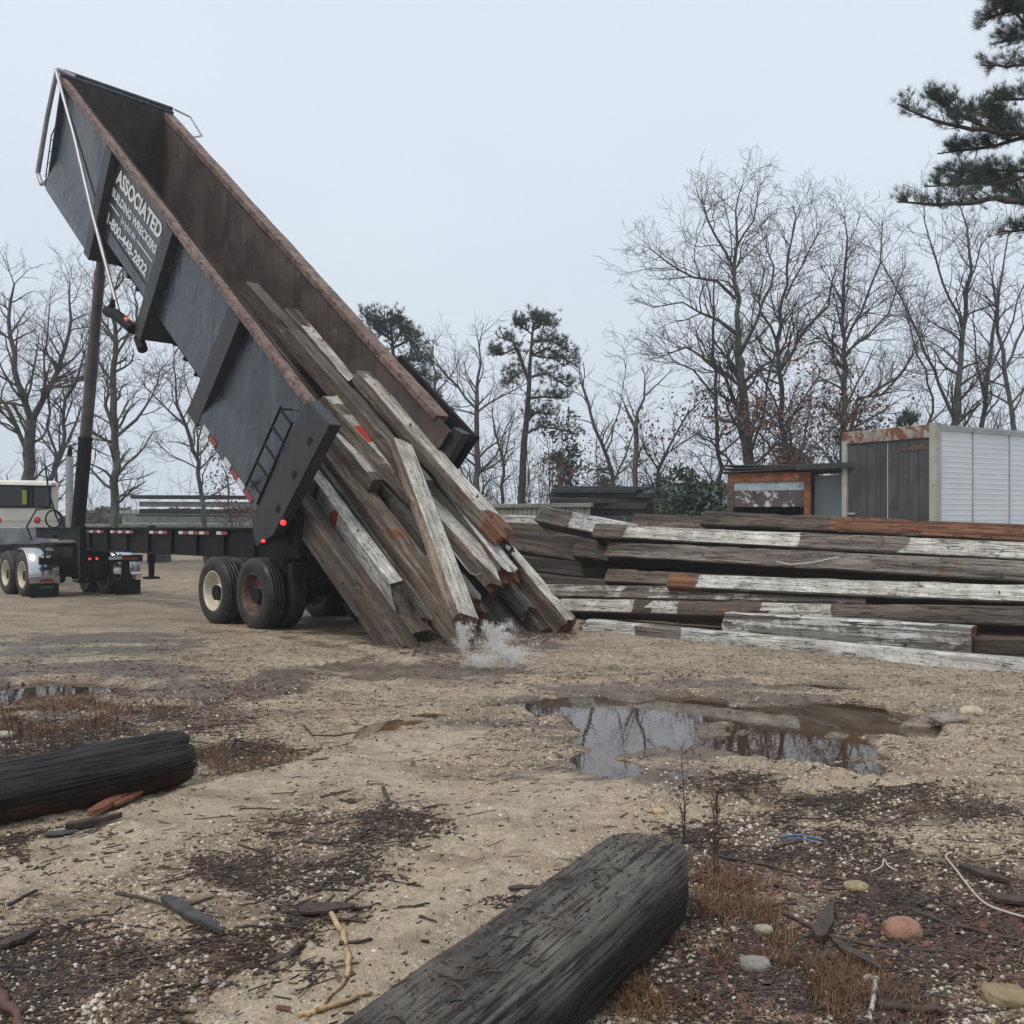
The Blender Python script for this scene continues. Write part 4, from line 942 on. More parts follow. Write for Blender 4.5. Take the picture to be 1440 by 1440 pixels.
b3=slide('long white topped timber along the far wall, its low end torn open orange',(508,530),1.40,(708,756),1.20,.31,.24,0,paint=(1.05,0,0,.1),patches=((0,.0,.04,'p',.1),(0,.9,1,'p',.25),(0,.88,1,'f',1),(3,.92,1,'f',1),(0,.45,.47,'f',.6)),seed=4,tone=.7,ends=('sq','split'))
b4=slide('broad cream timber lying crosswise on top of the slide, steeper than the others',(563,628),1.50,(654,872),1.02,.36,.17,-14,paint=(1.08,.15,0,.35),patches=((1,0,1,'f',.75),(0,.58,.66,'f',.9),(0,.95,1,'f',.7)),seed=5,tone=.95,ends=('rough','sq'))
b5=slide('broad speckled timber with two bright red paint patches',(462,566),1.16,(700,818),.80,.34,.26,-4,paint=(.86,0,0,.4),patches=((0,.17,.27,'r',1.0),(0,.39,.42,'r',.8),(0,.05,.12,'p',.45),(0,.92,1,'f',.5)),seed=6,tone=.95,ends=('rough','split'))
slide('pale timber whose blunt low end stops halfway down the slide',(462,606),.85,(528,684),.85,.19,.24,0,ext0=1.6,paint=(1.05,0,0,.1),patches=((0,.95,1,'p',.2),(0,.92,1,'f',.4)),seed=7,tone=.4,ends=('sq','sq'))
slide('dark timber seen in the gap at the middle of the slide',(520,690),.45,(640,860),.4,.34,.3,0,ext0=1,paint=(.15,0,0,.2),seed=9,tone=.35)
b8=slide('heavy brown timber running from behind the corner post down to the water splash',(452,628),.55,(648,888),.60,.34,.34,8,ext0=1.2,ext1=.1,paint=(.1,0,0,.5),patches=((3,.45,1,'p',.2),(0,.62,.68,'f',.7)),seed=10,tone=.55,ends=('sq','rough'))
b9=slide('white timber with a dark red mark and a pointed low end',(446,684),.38,(562,842),.46,.20,.36,12,ext0=.9,paint=(.8,0,0,1.05),patches=((3,.46,.53,'r',.9),(0,.46,.5,'r',.6),(3,.30,.335,'f',1),(3,.3,.335,'p',0)),seed=11,tone=.5,ends=('sq','point'))
b10=slide('grey brown timber nearest the trailer wheels, with an orange scar on its side',(412,700),.22,(556,902),.20,.30,.36,-6,ext0=1.3,ext1=.25,paint=(.02,0,0,.12),patches=((3,.50,.60,'f',.45),(3,.86,.9,'f',.5)),seed=12,tone=.10,ends=('sq','rough'))
slide('dark timber wedged under the white one with the red mark',(470,760),.15,(588,900),.18,.3,.3,0,ext0=1.5,paint=(0,0,0,.05),seed=13,tone=.2)
b11=slide('cream timber with a splintered low end over a dark steel bracket',(590,650),.86,(716,814),.92,.24,.30,6,ext0=.6,paint=(1.05,0,0,.5),patches=((0,.8,1,'f',.5),(3,.8,.9,'f',.6)),seed=14,tone=.95,ends=('sq','split'))
slide('cream timber with rust streaks ending in a blunt dark head',(560,672),.40,(694,824),.42,.30,.36,4,ext0=1.2,ext1=.1,paint=(.5,0,0,.3),patches=((0,.85,1,'f',.4),(3,.8,1,'p',.05)),seed=15,tone=.3,ends=('sq','sq'))
b12=slide('slender pale grey timber reaching the ground furthest to the right',(700,768),.72,(790,874),.66,.22,.30,0,ext0=2.2,ext1=.1,paint=(1.05,0,0,.2),seed=16,tone=.85,ends=('sq','rough'))
slide('dark timber pushed into the mud under the slender pale grey one',(690,800),.34,(762,888),.35,.3,.3,0,ext0=2.2,ext1=.1,paint=(0,0,0,.05),seed=17,tone=.15,ends=('sq','rough'))
slide('short brown timber stub standing in the mud beside the splash',(684,846),.15,(728,900),.13,.3,.28,8,ext0=2.0,paint=(.1,0,0,.35),seed=18,tone=.4,ends=('sq','rough'))
slide('pale streaked timber low behind the splash',(648,812),.1,(694,882),.1,.3,.28,-5,ext0=2.4,paint=(.4,0,0,.35),seed=19,tone=.35,ends=('sq','rough'))
slide('slim dark timber between the speckled and the heavy brown timbers',(500,640),.72,(668,850),.62,.16,.24,5,ext0=.8,paint=(.35,0,0,.1),seed=61,tone=.4,ends=('sq','rough'))
slide('slim grey timber tucked between the two cream splintered timbers',(600,690),.62,(742,862),.5,.15,.22,0,ext0=1.2,paint=(.55,0,0,.3),seed=62,tone=.6,ends=('sq','rough'))
slide('narrow brown timber beside the white one with the red mark',(480,700),.40,(604,868),.38,.16,.26,4,ext0=1.2,paint=(.2,0,0,.3),seed=63,tone=.5,ends=('sq','split'))
slide('narrow dark timber deep behind the crossing one',(600,760),.25,(676,868),.22,.2,.24,0,ext0=1.6,paint=(.1,0,0,.1),seed=64,tone=.3,ends=('sq','rough'))
# steel scraps and splinters among the sliding timbers
def scrap(name,label,pts,r,mt='black',cat='scrap',sides=8):
    m=MB(); m.tube(pts,r,sides); return m.build(name,M[mt],label=label,cat=cat,origin=pts[0])
m=MB(); c=at(706,776,1.12); m.box(c,(.30,.09,.13),(ZZ*.75-UB*.5,WB,NB)) if False else None
def bracket():
    m=MB(); a=at(694,782,.92); b=at(712,758,.95); X=(b-a).normalized(); Zb=NB; Yb=Zb.cross(X).normalized()
    m.box((a+b)/2,((b-a).length,.10,.11),(X,Yb,Zb)); a2=at(706,794,.9); b2=at(719,772,.92)
    m.box((a2+b2)/2,((b2-a2).length,.05,.08),(X,Yb,Zb)); m.box((a+a2)/2,(.06,.28,.05),(X,Yb,Zb))
    return m.build('steel_bracket',M['black'],label='black steel bracket bolted on the lower end of the timber slide',cat='bracket',bevel=.006,origin=a)
bracket()
rod=[at(637,775,.85),at(652,795,.85),at(661,806,.82),at(668,809,.8),at(676,807,.82)]
m=MB(); m.tube(rod,.011,6); m.build('bent_rod',M['alu'],label='thin bent steel rod hanging from the lower timbers',cat='rod',origin=rod[0])
# splinters: long thin torn slivers, children of the torn timbers
def slivers(parent,pts,n,L,seed,mt,nm='splinter'):
    rr=random.Random(seed); m=MB()
    for i in range(n):
        p=pts[0].lerp(pts[1],rr.random())+Vector((rr.uniform(-.05,.05),rr.uniform(-.05,.05),rr.uniform(-.04,.06)))
        d=((pts[1]-pts[0]).normalized()+Vector((rr.uniform(-.35,.35),rr.uniform(-.35,.35),rr.uniform(-.3,.4)))).normalized()
        l=rr.uniform(.3,1)*L; m.tube([p,p+d*l*.6,p+d*l],[.014*rr.uniform(.5,1.3),.01,.002],4,False)
    mw=parent.matrix_world.inverted(); m.v=[tuple(mw@Vector(v)) for v in m.v]
    me=bpy.data.meshes.new(nm); me.from_pydata(m.v,[],m.f); me.materials.append(mt); o=bpy.data.objects.new(nm,me); COL.objects.link(o); o.parent=parent
    return o
fw=plain('torn_fresh_wood',(.36,.13,.05),(.16,.05,.025),9)
cw=plain('torn_pale_wood',(.42,.34,.23),(.28,.2,.13),9)
slivers(b3,(at(672,712,1.2),at(703,752,1.15)),26,.35,1,fw); slivers(b3,(at(640,676,1.2),at(682,722,1.2)),10,.2,2,cw)
slivers(b11,(at(700,788,.8),at(716,810,.8)),18,.28,3,cw); slivers(b4,(at(640,850,.9),at(660,872,.9)),8,.25,4,cw)
slivers(b8,(at(590,775,.75),at(606,790,.75)),8,.16,5,cw)

# ---------------------------------------------------------------- big timber pile on the right
G2='salvaged timbers heaped in the pile on the right'
def pile(label,l,Yl,r,Yr,wd,ht,roll,ext=1.2,stop=False,**k):
    """l, r: pixel of the face centre at both ends; Yl, Yr distances"""
    A=P(l[0],l[1],Yl);B=P(r[0],r[1],Yr); X=(B-A).normalized()
    if not stop: B=B+X*ext
    if roll>=10:      # the near face leans up to the sky, the underside's shade is put into its colour
        pt=k['paint']; k['paint']=(pt[0]*.5,0,pt[3],pt[0]*.88); k['patches']=[({0:3,3:2}.get(q[0],q[0]),)+tuple(q[1:]) for q in k.get('patches',())]
        wd,ht=ht*1.12,wd*.76; roll+=0
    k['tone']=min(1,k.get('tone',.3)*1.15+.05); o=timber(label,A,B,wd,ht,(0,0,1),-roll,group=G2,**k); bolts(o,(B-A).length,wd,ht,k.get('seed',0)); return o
# rows from the front to the back
r1=pile('long white timber lying on the sand before the pile with a square brown patch',(831,882),13.05,(1440,942),9.5,.30,.23,4,paint=(1.05,0,0,1.0),patches=((3,.13,.24,'p',0),(0,.14,.23,'p',.3),(3,.13,.24,'f',.5),(3,.72,.84,'p',.85)),seed=31,tone=.75,ends=('rough','sq'))
pile('shorter thick white timber directly behind the front one, ending short of the frame',(1024,878),12.1,(1370,901),10.25,.30,.33,3,stop=True,paint=(.9,0,0,.66),seed=32,tone=.75,ends=('rough','fresh'))
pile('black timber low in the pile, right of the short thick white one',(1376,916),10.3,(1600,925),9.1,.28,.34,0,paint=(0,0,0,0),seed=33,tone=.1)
pile('low dark timber with a patchwork of plates and brown bare wood on its upper face',(798,855),14.6,(1440,872),10.35,.30,.30,24,paint=(.9,0,0,.02),patches=((0,0,.05,'f',.5),(0,.04,.17,'p',.85),(0,.17,.2,'p',.2),(0,.27,.44,'p',.12),(0,.27,.44,'f',.45),(0,.57,1,'p',.02),(0,.66,.9,'f',.4),(3,.44,.57,'p',.7)),seed=34,tone=.3,ends=('rough','sq'))
pile('light grey timber behind the plated one, crossed by a black stain',(768,834),15.4,(1100,842),12.7,.30,.26,28,paint=(.75,0,0,.05),patches=((0,.32,.38,'p',.05),),seed=35,tone=.5,ends=('rough','sq'))
pile('silvery white timber whose left end is sawn orange, at the middle of the pile',(946,822),13.8,(1440,842),10.75,.32,.28,32,paint=(.98,0,0,.05),patches=((0,0,.08,'p',.05),(0,0,.08,'f',.9),(3,0,.1,'f',.8)),seed=36,tone=.6,ends=('fresh','sq'))
pile('dark grey short timber under the tall grey one, left of the orange ended timber',(858,814),14.9,(1000,822),13.7,.30,.26,30,paint=(.3,0,0,.02),seed=37,tone=.5)
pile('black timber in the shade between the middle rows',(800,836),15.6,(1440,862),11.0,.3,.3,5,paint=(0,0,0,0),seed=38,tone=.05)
pile('big grey timber with a rounded brown left end in the pile',(862,778),15.3,(1440,812),11.0,.36,.33,28,paint=(.55,0,0,.02),patches=((0,0,.06,'p',0),(0,.0,.04,'f',.6),(0,.7,.76,'f',.6)),seed=39,tone=.75,ends=('rough','sq'))
pile('long white timber second from the top, with a brown square end and a brown middle',(842,752),15.5,(1440,783),11.35,.34,.33,30,paint=(.95,0,0,.05),patches=((0,0,.075,'p',.05),(0,0,.06,'f',.35),(0,.48,.66,'p',.15),(0,.26,.28,'f',.9)),seed=40,tone=.62,ends=('sq','sq'))
pile('reddish brown topmost timber, orange wood torn open along its right half',(993,733),15.1,(1440,756),11.7,.32,.28,24,paint=(.04,0,0,.0),patches=((0,.36,1,'f',.85),(3,.8,1,'f',.3)),seed=41,tone=.35,ends=('sq','sq'))
pile('dull red brown timber lying short behind the topmost one',(895,735),16.2,(1060,742),15.0,.32,.22,26,paint=(.1,0,0,0),patches=((0,0,1,'f',.45),),seed=42,tone=.4,ends=('rough','sq'))
pile('tilted timber with white upper face and dark flank at the top left of the pile',(764,728),16.6,(915,758),15.0,.42,.32,26,paint=(1.0,0,0,0),patches=((0,0,.22,'p',.05),(0,0,.2,'f',.35),(0,.62,1,'p',.5)),seed=43,tone=.55,ends=('rough','sq'))
pile('blackened block ended timber below the tilted white one',(812,776),15.8,(1000,800),14.5,.34,.30,20,paint=(.12,0,0,0),seed=44,tone=.3,ends=('rough','sq'))
pile('dark timber with a pale pink edge, left side of the pile',(700,764),17.2,(905,800),15.6,.30,.30,18,paint=(.35,0,0,0),patches=((0,.3,.5,'f',.4),),seed=45,tone=.25)
pile('charred timber with an orange crack, low left side of the pile',(715,790),16.9,(900,812),15.6,.34,.30,12,paint=(.0,0,0,0),patches=((3,.25,.6,'f',.35),),seed=46,tone=.2)
pile('charred timber at the foot of the left side of the pile',(730,818),16.4,(900,832),15.3,.36,.34,12,paint=(.0,0,0,0),patches=((0,.0,.3,'f',.3),),seed=47,tone=.15)
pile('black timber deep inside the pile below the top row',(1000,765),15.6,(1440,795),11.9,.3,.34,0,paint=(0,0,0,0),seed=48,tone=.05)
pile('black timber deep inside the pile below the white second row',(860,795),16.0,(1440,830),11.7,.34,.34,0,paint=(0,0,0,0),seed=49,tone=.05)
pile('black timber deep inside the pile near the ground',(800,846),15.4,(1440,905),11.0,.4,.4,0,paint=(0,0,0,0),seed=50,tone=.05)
pile('thin white topped board on the left behind the slide',(690,730),18.4,(772,733),17.6,.25,.09,14,stop=True,paint=(1,0,0,.4),seed=51,tone=.6)
pile('thin dark board below the white topped one on the left',(700,742),18.2,(850,752),16.9,.3,.12,14,stop=True,paint=(.35,0,0,.0),seed=52,tone=.3)
pile('dark board with a faint white edge, left behind the slide',(705,753),18.0,(880,770),16.4,.3,.12,14,stop=True,paint=(.4,0,0,.0),seed=53,tone=.2)
# junction box and cable on the front timber
m=MB(); c=P(1196,926,10.55); X=Vector((.75,-.66,0)); Yn=Vector((-.66,-.75,0)); c=c+Yn*.03
m.box(c,(.12,.07,.12),(X,Yn,ZZ)); m.box(c+Yn*.04,(.085,.02,.085),(X,Yn,ZZ)); m.box(c+ZZ*.075,(.15,.09,.02),(X,Yn,ZZ))
jb=m.build('junction_box',M['alu'],label='small grey electrical junction box fixed to the front white timber',cat='junction box',bevel=.006,origin=c)
m=MB(); m.tube([c+X*.05,c+X*.3+Yn*.05-ZZ*.05,gp(1243,946)+ZZ*.02],.014,6); m.tube([c-X*.05-ZZ*.03,c-X*.22-ZZ*.06+Yn*.03,c-X*.45-ZZ*.08+Yn*.03],.01,6); m.build('cable',M['alu'],jb)
# wire on the grey timber
a=P(1092,790,12.35); b=P(1112,794,12.25); c2=P(1180,783,12.0)
m=MB(); m.tube([a,b,b.lerp(c2,.5)+Vector((0,0,-.02)),c2],.009,6); m.build('bent_rod',M['alu'],label='thin pale wire lying on the big grey timber',cat='wire',origin=a)
# the gray plank retaining wall behind, and black stack on it
def stack_board(label,l,Yl,r,Yr,th,dep,mt,name='board',group=None,cat='board'):
    A=P(l[0],l[1],Yl);B=P(r[0],r[1],Yr); X=(B-A).normalized(); Y_=ZZ.cross(X).normalized(); m=MB(); L=(B-A).length; n=6
    Z_=X.cross(Y_)
    rr=random.Random(int(l[0]*3+l[1]))
    for i in range(n):
        pass
    m.box((0,0,0),(L,dep,th)); 
    me=bpy.data.meshes.new(name); me.from_pydata(m.v,[],m.f); me.materials.append(M[mt]); o=bpy.data.objects.new(name,me); COL.objects.link(o)
    c=(A+B)/2; o.matrix_world=Matrix(((X.x,Y_.x,Z_.x,c.x),(X.y,Y_.y,Z_.y,c.y),(X.z,Y_.z,Z_.z,c.z),(0,0,0,1)))
    bv=o.modifiers.new('bevel','BEVEL'); bv.width=.008
    return tag(o,label,cat,group)
m=MB(); A=P(684,719,21); B=P(830,718,20.0); X=(B-A).normalized(); 
wl=(B-A).length
for i in range(22):
    f=i/22; c=A.lerp(B,f+.5/22); m.box(c-ZZ*.85,(wl/22-.012,.06,1.9),(X,ZZ.cross(X),ZZ))
bw=empty('plank_wall',A.lerp(B,.5)-ZZ*1.75,'low wall of upright grey planks behind the pile, capped by a grey beam','wall')
m.build('planks',M['greywood'],bw,.006)
m=MB(); m.box(A.lerp(B,.5)+ZZ*.12,(wl+.1,.16,.09),(X,ZZ.cross(X),ZZ)); m.build('cap_beam',M['greywood'],bw,.01)
G3='black boards in the stack beyond the pile'
for k,(y,x0,x1,th,lab) in enumerate([(686,790,912,.08,'uppermost thin black board of the stack beyond the pile'),(690,781,900,.10,'second black board from the top, jutting out to the left'),(696,779,918,.13,'third black board of the stack, long and level'),(704,777,936,.12,'fourth black board of the stack, jutting out furthest to the right'),(711,800,914,.14,'thick black board near the foot of the stack beyond the pile'),(720,822,914,.16,'lowest visible black board of the stack beyond the pile')]):
    stack_board(lab,(x0,y),22.0+.1*(k%3),(x1,y+1),21.2+.1*(k%2),th,.5+.1*(k%2),'darkwood',group=G3)
m=MB()
for x in (800,850,900):
    c=P(x,725,21.9); m.box((c.x,c.y,.8),(.3,.8,1.5))
m.build('stack_support',M['darkwood'],label='dark wooden cribbing under the black board stack',cat='cribbing',bevel=.01,origin=P(850,725,21.9))
G4='boards and slabs stacked far behind the trailer'
for k,(y,x0,x1,th,mt,lab) in enumerate([(699,192,420,.11,'darkwood','long black board on top of the far stack behind the trailer'),(709,204,420,.15,'greywood','grey slab second from the top of the far stack'),(719,204,420,.14,'darkwood','black board in the middle of the far stack'),(725,200,400,.05,'darkwood','thin dark board low in the far stack'),(731,183,430,.16,'greywood','wide mossy grey slab near the foot of the far stack'),(740,105,430,.13,'greywood','lowest pale grey slab of the far stack, longest to the left')]):
    stack_board(lab,(x0,y),38+.1*(k%3),(x1,y+1),37+.1*(k%2),th*1.4,.9,mt,group=G4)
rr=random.Random(8)
for x in range(215,400,38):
    for y in (704,714):
        p=P(x+rr.uniform(-4,4),y,37.8); m=MB(); m.box((0,0,0),(.3,.7,.17 if y==704 else .12)); o=m.build('spacer_block',M['darkwood'],origin=p,label='small dark spacer block between the boards of the far stack',cat='block',group='spacer blocks in the far stack')
        
m=MB(); 
for x in (230,300,380): c=P(x,745,37.6); m.box((c.x,c.y,(c.z-.4)/2),(.4,.6,c.z+.35))
m.build('stack_support',M['darkwood'],label='dark wooden cribbing under the far board stack behind the trailer',cat='cribbing',origin=P(300,745,37.6))
# ---------------------------------------------------------------- sheds and buildings
Z20=19.9
cn=P(1315,598,Z20); zt=cn.z; E0=Vector((-.5049,.8632,0)); S0=Vector((.8632,.5049,0))
base=Vector((cn.x,cn.y,0)); zb=.9
BX=empty('box_trailer',base,'white ribbed box trailer behind the pile with old grey board doors and rusty frame','box trailer')
def bx(m,e0,e1,s0,s1,z0,z1): 
    c=base+E0*(e0+e1)/2+S0*(s0+s1)/2; m.box((c.x,c.y,(z0+z1)/2),(abs(e1-e0),abs(s1-s0),z1-z0),(E0,S0,ZZ))
WT=plain('white_aluminium_skin',(.60,.63,.67),(.68,.71,.74),1.2,(.35,.5),.02,(.30,.3,.3),(.66,.8),5)
m=MB(); bx(m,0.02,2.42,.05,9,zb,zt-.03)
m.build('cargo_body',WT,BX)
m=MB()
z=zt-.30; i=0
while z>zb+.1:
    pts=[base-E0*0.0+S0*.16+ZZ*(z-.018),base-E0*.004+S0*.16+ZZ*(z-.008),base-E0*.004+S0*.16+ZZ*(z+.008),base+S0*.16+ZZ*(z+.018)]
    m.prism([p+E0*.02 for p in pts],S0*8.8); z-=.117
m.build('side_rib',WT,BX)
m=MB(); bx(m,-.02,.05,.12,9,zt-.10,zt+.0); bx(m,-.03,2.45,.0,9,zt-.035,zt+.02); m.build('roof',M['alu'],BX)
for s in (1.35,2.75,4.2): m=MB(); bx(m,-.006,.02,s,s+.012,zb,zt-.1); m.build('panel_seam',M['alu'],BX)
RF=weathered('rust_eaten_frame',(.36,.34,.30),(.26,.23,.19),3,(.6,.85),0,(.17,.062,.028),(.46,.54),5,.4,None,40)
m=MB(); bx(m,-.02,2.46,-.02,.14,zt-.26,zt+.03); m.build('frame_header',RF,BX,.012)
RF2=weathered('flaking_cream_frame',(.42,.41,.37),(.33,.32,.28),3,(.6,.8),0,(.1,.055,.035),(.60,.68),7,.3)
m=MB(); bx(m,-.03,.13,-.03,.18,zb,zt+.06); m.build('frame_post',RF2,BX,.012)
m=MB(); bx(m,2.33,2.47,-.03,.18,zb,zt-.2); m.build('frame_post',RF2,BX,.012)
DW=weathered('old_door_boards',(.038,.036,.037),(.085,.08,.08),1.6,(.6,.8),0,(.15,.13,.12),(.66,.76),5,.4,((.018,.017,.018),.8),30)
for d in range(2):
    m=MB()
    for i in range(4):
        e=.15+d*1.10+i*.268; bx(m,e,e+.258,.02,.06,zb+.05,zt-.27)
    dr=m.build('door',DW,BX,.008)
    m=MB(); zc=zt-.42
    if d==0:
        q=[base+E0*.14+S0*.008+ZZ*(zc+.06),base+E0*.14+S0*.008+ZZ*(zc-.08),base+E0*.95+S0*.008+ZZ*(zc-.10),base+E0*.95+S0*.008+ZZ*(zc-.07)]
        m.prism(q,S0*.01); m.build('hinge_strap',M['rimrust'],dr)
    else: 
        bx(m,2.1,2.36,-.005,.018,1.62,1.67); m.build('latch',M['alu'],dr)
# container with rusty frame and the pale panel
cn2=P(1140,660,22.5); b2=Vector((cn2.x,cn2.y,0)); E2=Vector((-.88,.47,0)).normalized(); S2=Vector((.47,.88,0)).normalized()
SH=empty('open_container',b2,'low rust framed container with its shutter half open, under a sagging black roof','container')
def cx(m,e0,e1,s0,s1,z0,z1):
    c=b2+E2*(e0+e1)/2+S2*(s0+s1)/2; m.box((c.x,c.y,(z0+z1)/2),(abs(e1-e0),abs(s1-s0),z1-z0),(E2,S2,ZZ))
RUST=weathered('orange_rust_frame',(.30,.10,.03),(.14,.05,.025),5,(.7,.9),0,(.40,.36,.30),(.62,.66),9,.5,None,50)
ww=2.05; z2=cn2.z-.06
m=MB(); cx(m,0,ww,.0,.12,z2-.22,z2); m.build('frame_header',RUST,SH,.01)
for e in (0,ww-.14): m=MB(); cx(m,e,e+.16,-.01,.13,.3,z2-.2); m.build('frame_post',RUST if e==0 else M['rimrust'],SH,.01)
m=MB(); cx(m,.04,ww-.04,.1,5,.2,z2-.02) 
m=MB(); cx(m,.03,.08,.13,5,.3,z2-.03); cx(m,ww-.08,ww-.03,.13,5,.3,z2-.03); cx(m,.03,ww-.03,4.95,5,.3,z2-.03); cx(m,.03,ww-.03,.13,5,z2-.06,z2-.02); m.build('container_walls',M['black'],SH)
SHU=weathered('peeling_shutter',(.045,.035,.035),(.09,.07,.07),3,(.5,.7),0,(.5,.5,.48),(.56,.6),4,.1)
SHB=weathered('blue_grey_shutter',(.24,.29,.34),(.38,.42,.46),3,(.4,.6),0,(.08,.06,.05),(.58,.65),4,.1)
m=MB(); cx(m,.16,ww-.14,.04,.07,z2-.45,z2-.225); m.build('shutter',SHB,SH,.005)
m=MB(); cx(m,.16,ww-.14,.035,.075,z2-.86,z2-.46); m.build('shutter',SHU,SH,.005)
m=MB(); q=0
rr=random.Random(4)
for k in range(3): 
    c=b2+E2*(ww/2)+S2*1.5; m.box((c.x,c.y,z2+.06+k*.055),(ww+.42-.1*k,3.2,.035),((E2+ZZ*.03*(k-1)).normalized(),S2,ZZ))
m.build('roof_sheet',M['darkwood'],SH,.01)
m=MB(); c=b2-E2*.42+S2*.6; m.box((c.x,c.y,1.5),(.85,.05,2.2),(E2,S2,ZZ)); m.build('metal_sheet',plain('pale_blue_sheet',(.30,.37,.40),(.36,.43,.46),1,(.4,.5),.05),label='pale blue upright metal sheet between the container and the box trailer',cat='metal sheet',origin=(c.x,c.y,.4))
m=MB(); c=b2-E2*.45+S2*1.0; m.box((c.x,c.y,z2+.12),(1.5,2.6,.14),((E2-ZZ*.02).normalized(),S2,ZZ)); m.build('beam',M['darkwood'],label='black roof beam bridging from the container to the box trailer',cat='beam',bevel=.01,origin=(c.x,c.y,z2))
m=MB(); 
for (x,y,w_,h_,Y_) in ((188,738,90,26,60),(965,700,95,40,75)):
    pass
def building(x0,x1,ytop,Y_,lab):
    a=P(x0,ytop,Y_);b=P(x1,ytop,Y_); e=empty('metal_building',Vector(((a.x+b.x)/2,Y_,-.8)),lab,'building')
    m=MB(); m.box(((a.x+b.x)/2,Y_+5,(a.z-1)/2),(b.x-a.x,10,a.z+1)); m.build('wall',M['teal'],e)
    m=MB(); m.box(((a.x+b.x)/2,Y_+5,a.z+.1),(b.x-a.x+.6,10.6,.2)); m.build('roof',M['alu'],e); return e
building(172,420,722,62,'low teal metal building far behind the trailer'); building(925,1040,683,70,'teal metal building glimpsed behind the trees left of the container')

# ---------------------------------------------------------------- trees
TREES={}
def tube_np(acc,pts,rad,sides):
    n=len(pts); p=np.asarray(pts); t=np.gradient(p,axis=0); t/=np.linalg.norm(t,axis=1)[:,None]+1e-9
    ref=np.array([1.,0,0]) if abs(t[0,0])<.8 else np.array([0,1.,0]); a=np.cross(t,ref); a/=np.linalg.norm(a,axis=1)[:,None]+1e-9; b=np.cross(t,a)
    ang=np.arange(sides)*2*math.pi/sides; r=np.asarray(rad)[:,None,None]
    v=p[:,None]+(a[:,None]*np.cos(ang)[None,:,None]+b[:,None]*np.sin(ang)[None,:,None])*r
    i=np.arange(n-1)[:,None]*sides; k=np.arange(sides)[None]; k2=(k+1)%sides
    q=np.stack([i+k,i+k2,i+sides+k2,i+sides+k],-1).reshape(-1,4)
    acc[0].append(v.reshape(-1,3)); acc[1].append(q+acc[2][0]); acc[2][0]+=n*sides
def path3(px,Y,rr,dy=0.0):
    """image polyline -> curve in depth plane, with its own depth drift"""
    out=[]; y=Y
    for i,(x,yy) in enumerate(px):
        out.append(np.array(P(x,yy,y))); y+=rr.uniform(-.25,.25)+dy
    return out
def refine(p,seglen,wob,rr):
    o=[p[0]]
    for a,b in zip(p[:-1],p[1:]):
        L=np.linalg.norm(b-a); n=max(1,int(L/seglen))
        for i in range(1,n+1):
            q=a+(b-a)*i/n
            if i<n: q=q+np.array([rr.uniform(-1,1),rr.uniform(-1,1),rr.uniform(-.5,.5)])*wob*L/n
            o.append(q)
    return o
def grow(acc,rr,p,d,L,r,lev,maxlev,wig,up,tips,tacc,dens):
    n=max(3,int(L/(.34 if lev<2 else .22))); n=min(n,9); pts=[p]; q=p.copy(); dd=d/np.linalg.norm(d)
    for i in range(n):
        dd=dd+np.array([rr.gauss(0,wig),rr.gauss(0,wig),rr.gauss(0,wig)+up]); dd/=np.linalg.norm(dd); q=q+dd*L/n; pts.append(q)
    rad=[max(.0045,r*(1-.72*i/n)) for i in range(n+1)]
    tube_np(acc if r>.022 else tacc,pts,rad,5 if r>.03 else 3)
    if lev>=maxlev or L<.3: tips.append(q); return
    nc=max(3,int(round(L*dens*(1.3 if lev<2 else 2.6)))) ; nc=min(nc,10)
    for c in range(nc):
        f=.22+.78*(c+rr.random())/nc; k=min(n-1,int(f*n)); base=pts[k]+(pts[k+1]-pts[k])*(f*n-k if f*n-k<1 else 1)
        t=pts[k+1]-pts[k]; t/=np.linalg.norm(t); a=rr.uniform(0,6.28); ref=np.array([math.cos(a),math.sin(a),rr.uniform(-.4,.5)]); s=ref-t*ref.dot(t); s/=np.linalg.norm(s)+1e-6
        an=R(rr.uniform(28,62)); nd=t*math.cos(an)+s*math.sin(an)
        grow(acc,rr,base,nd,L*rr.uniform(.38,.66)*(1.1-.35*f),max(.005,rad[k]*.58),lev+1,maxlev,wig,up,tips,tacc,dens)
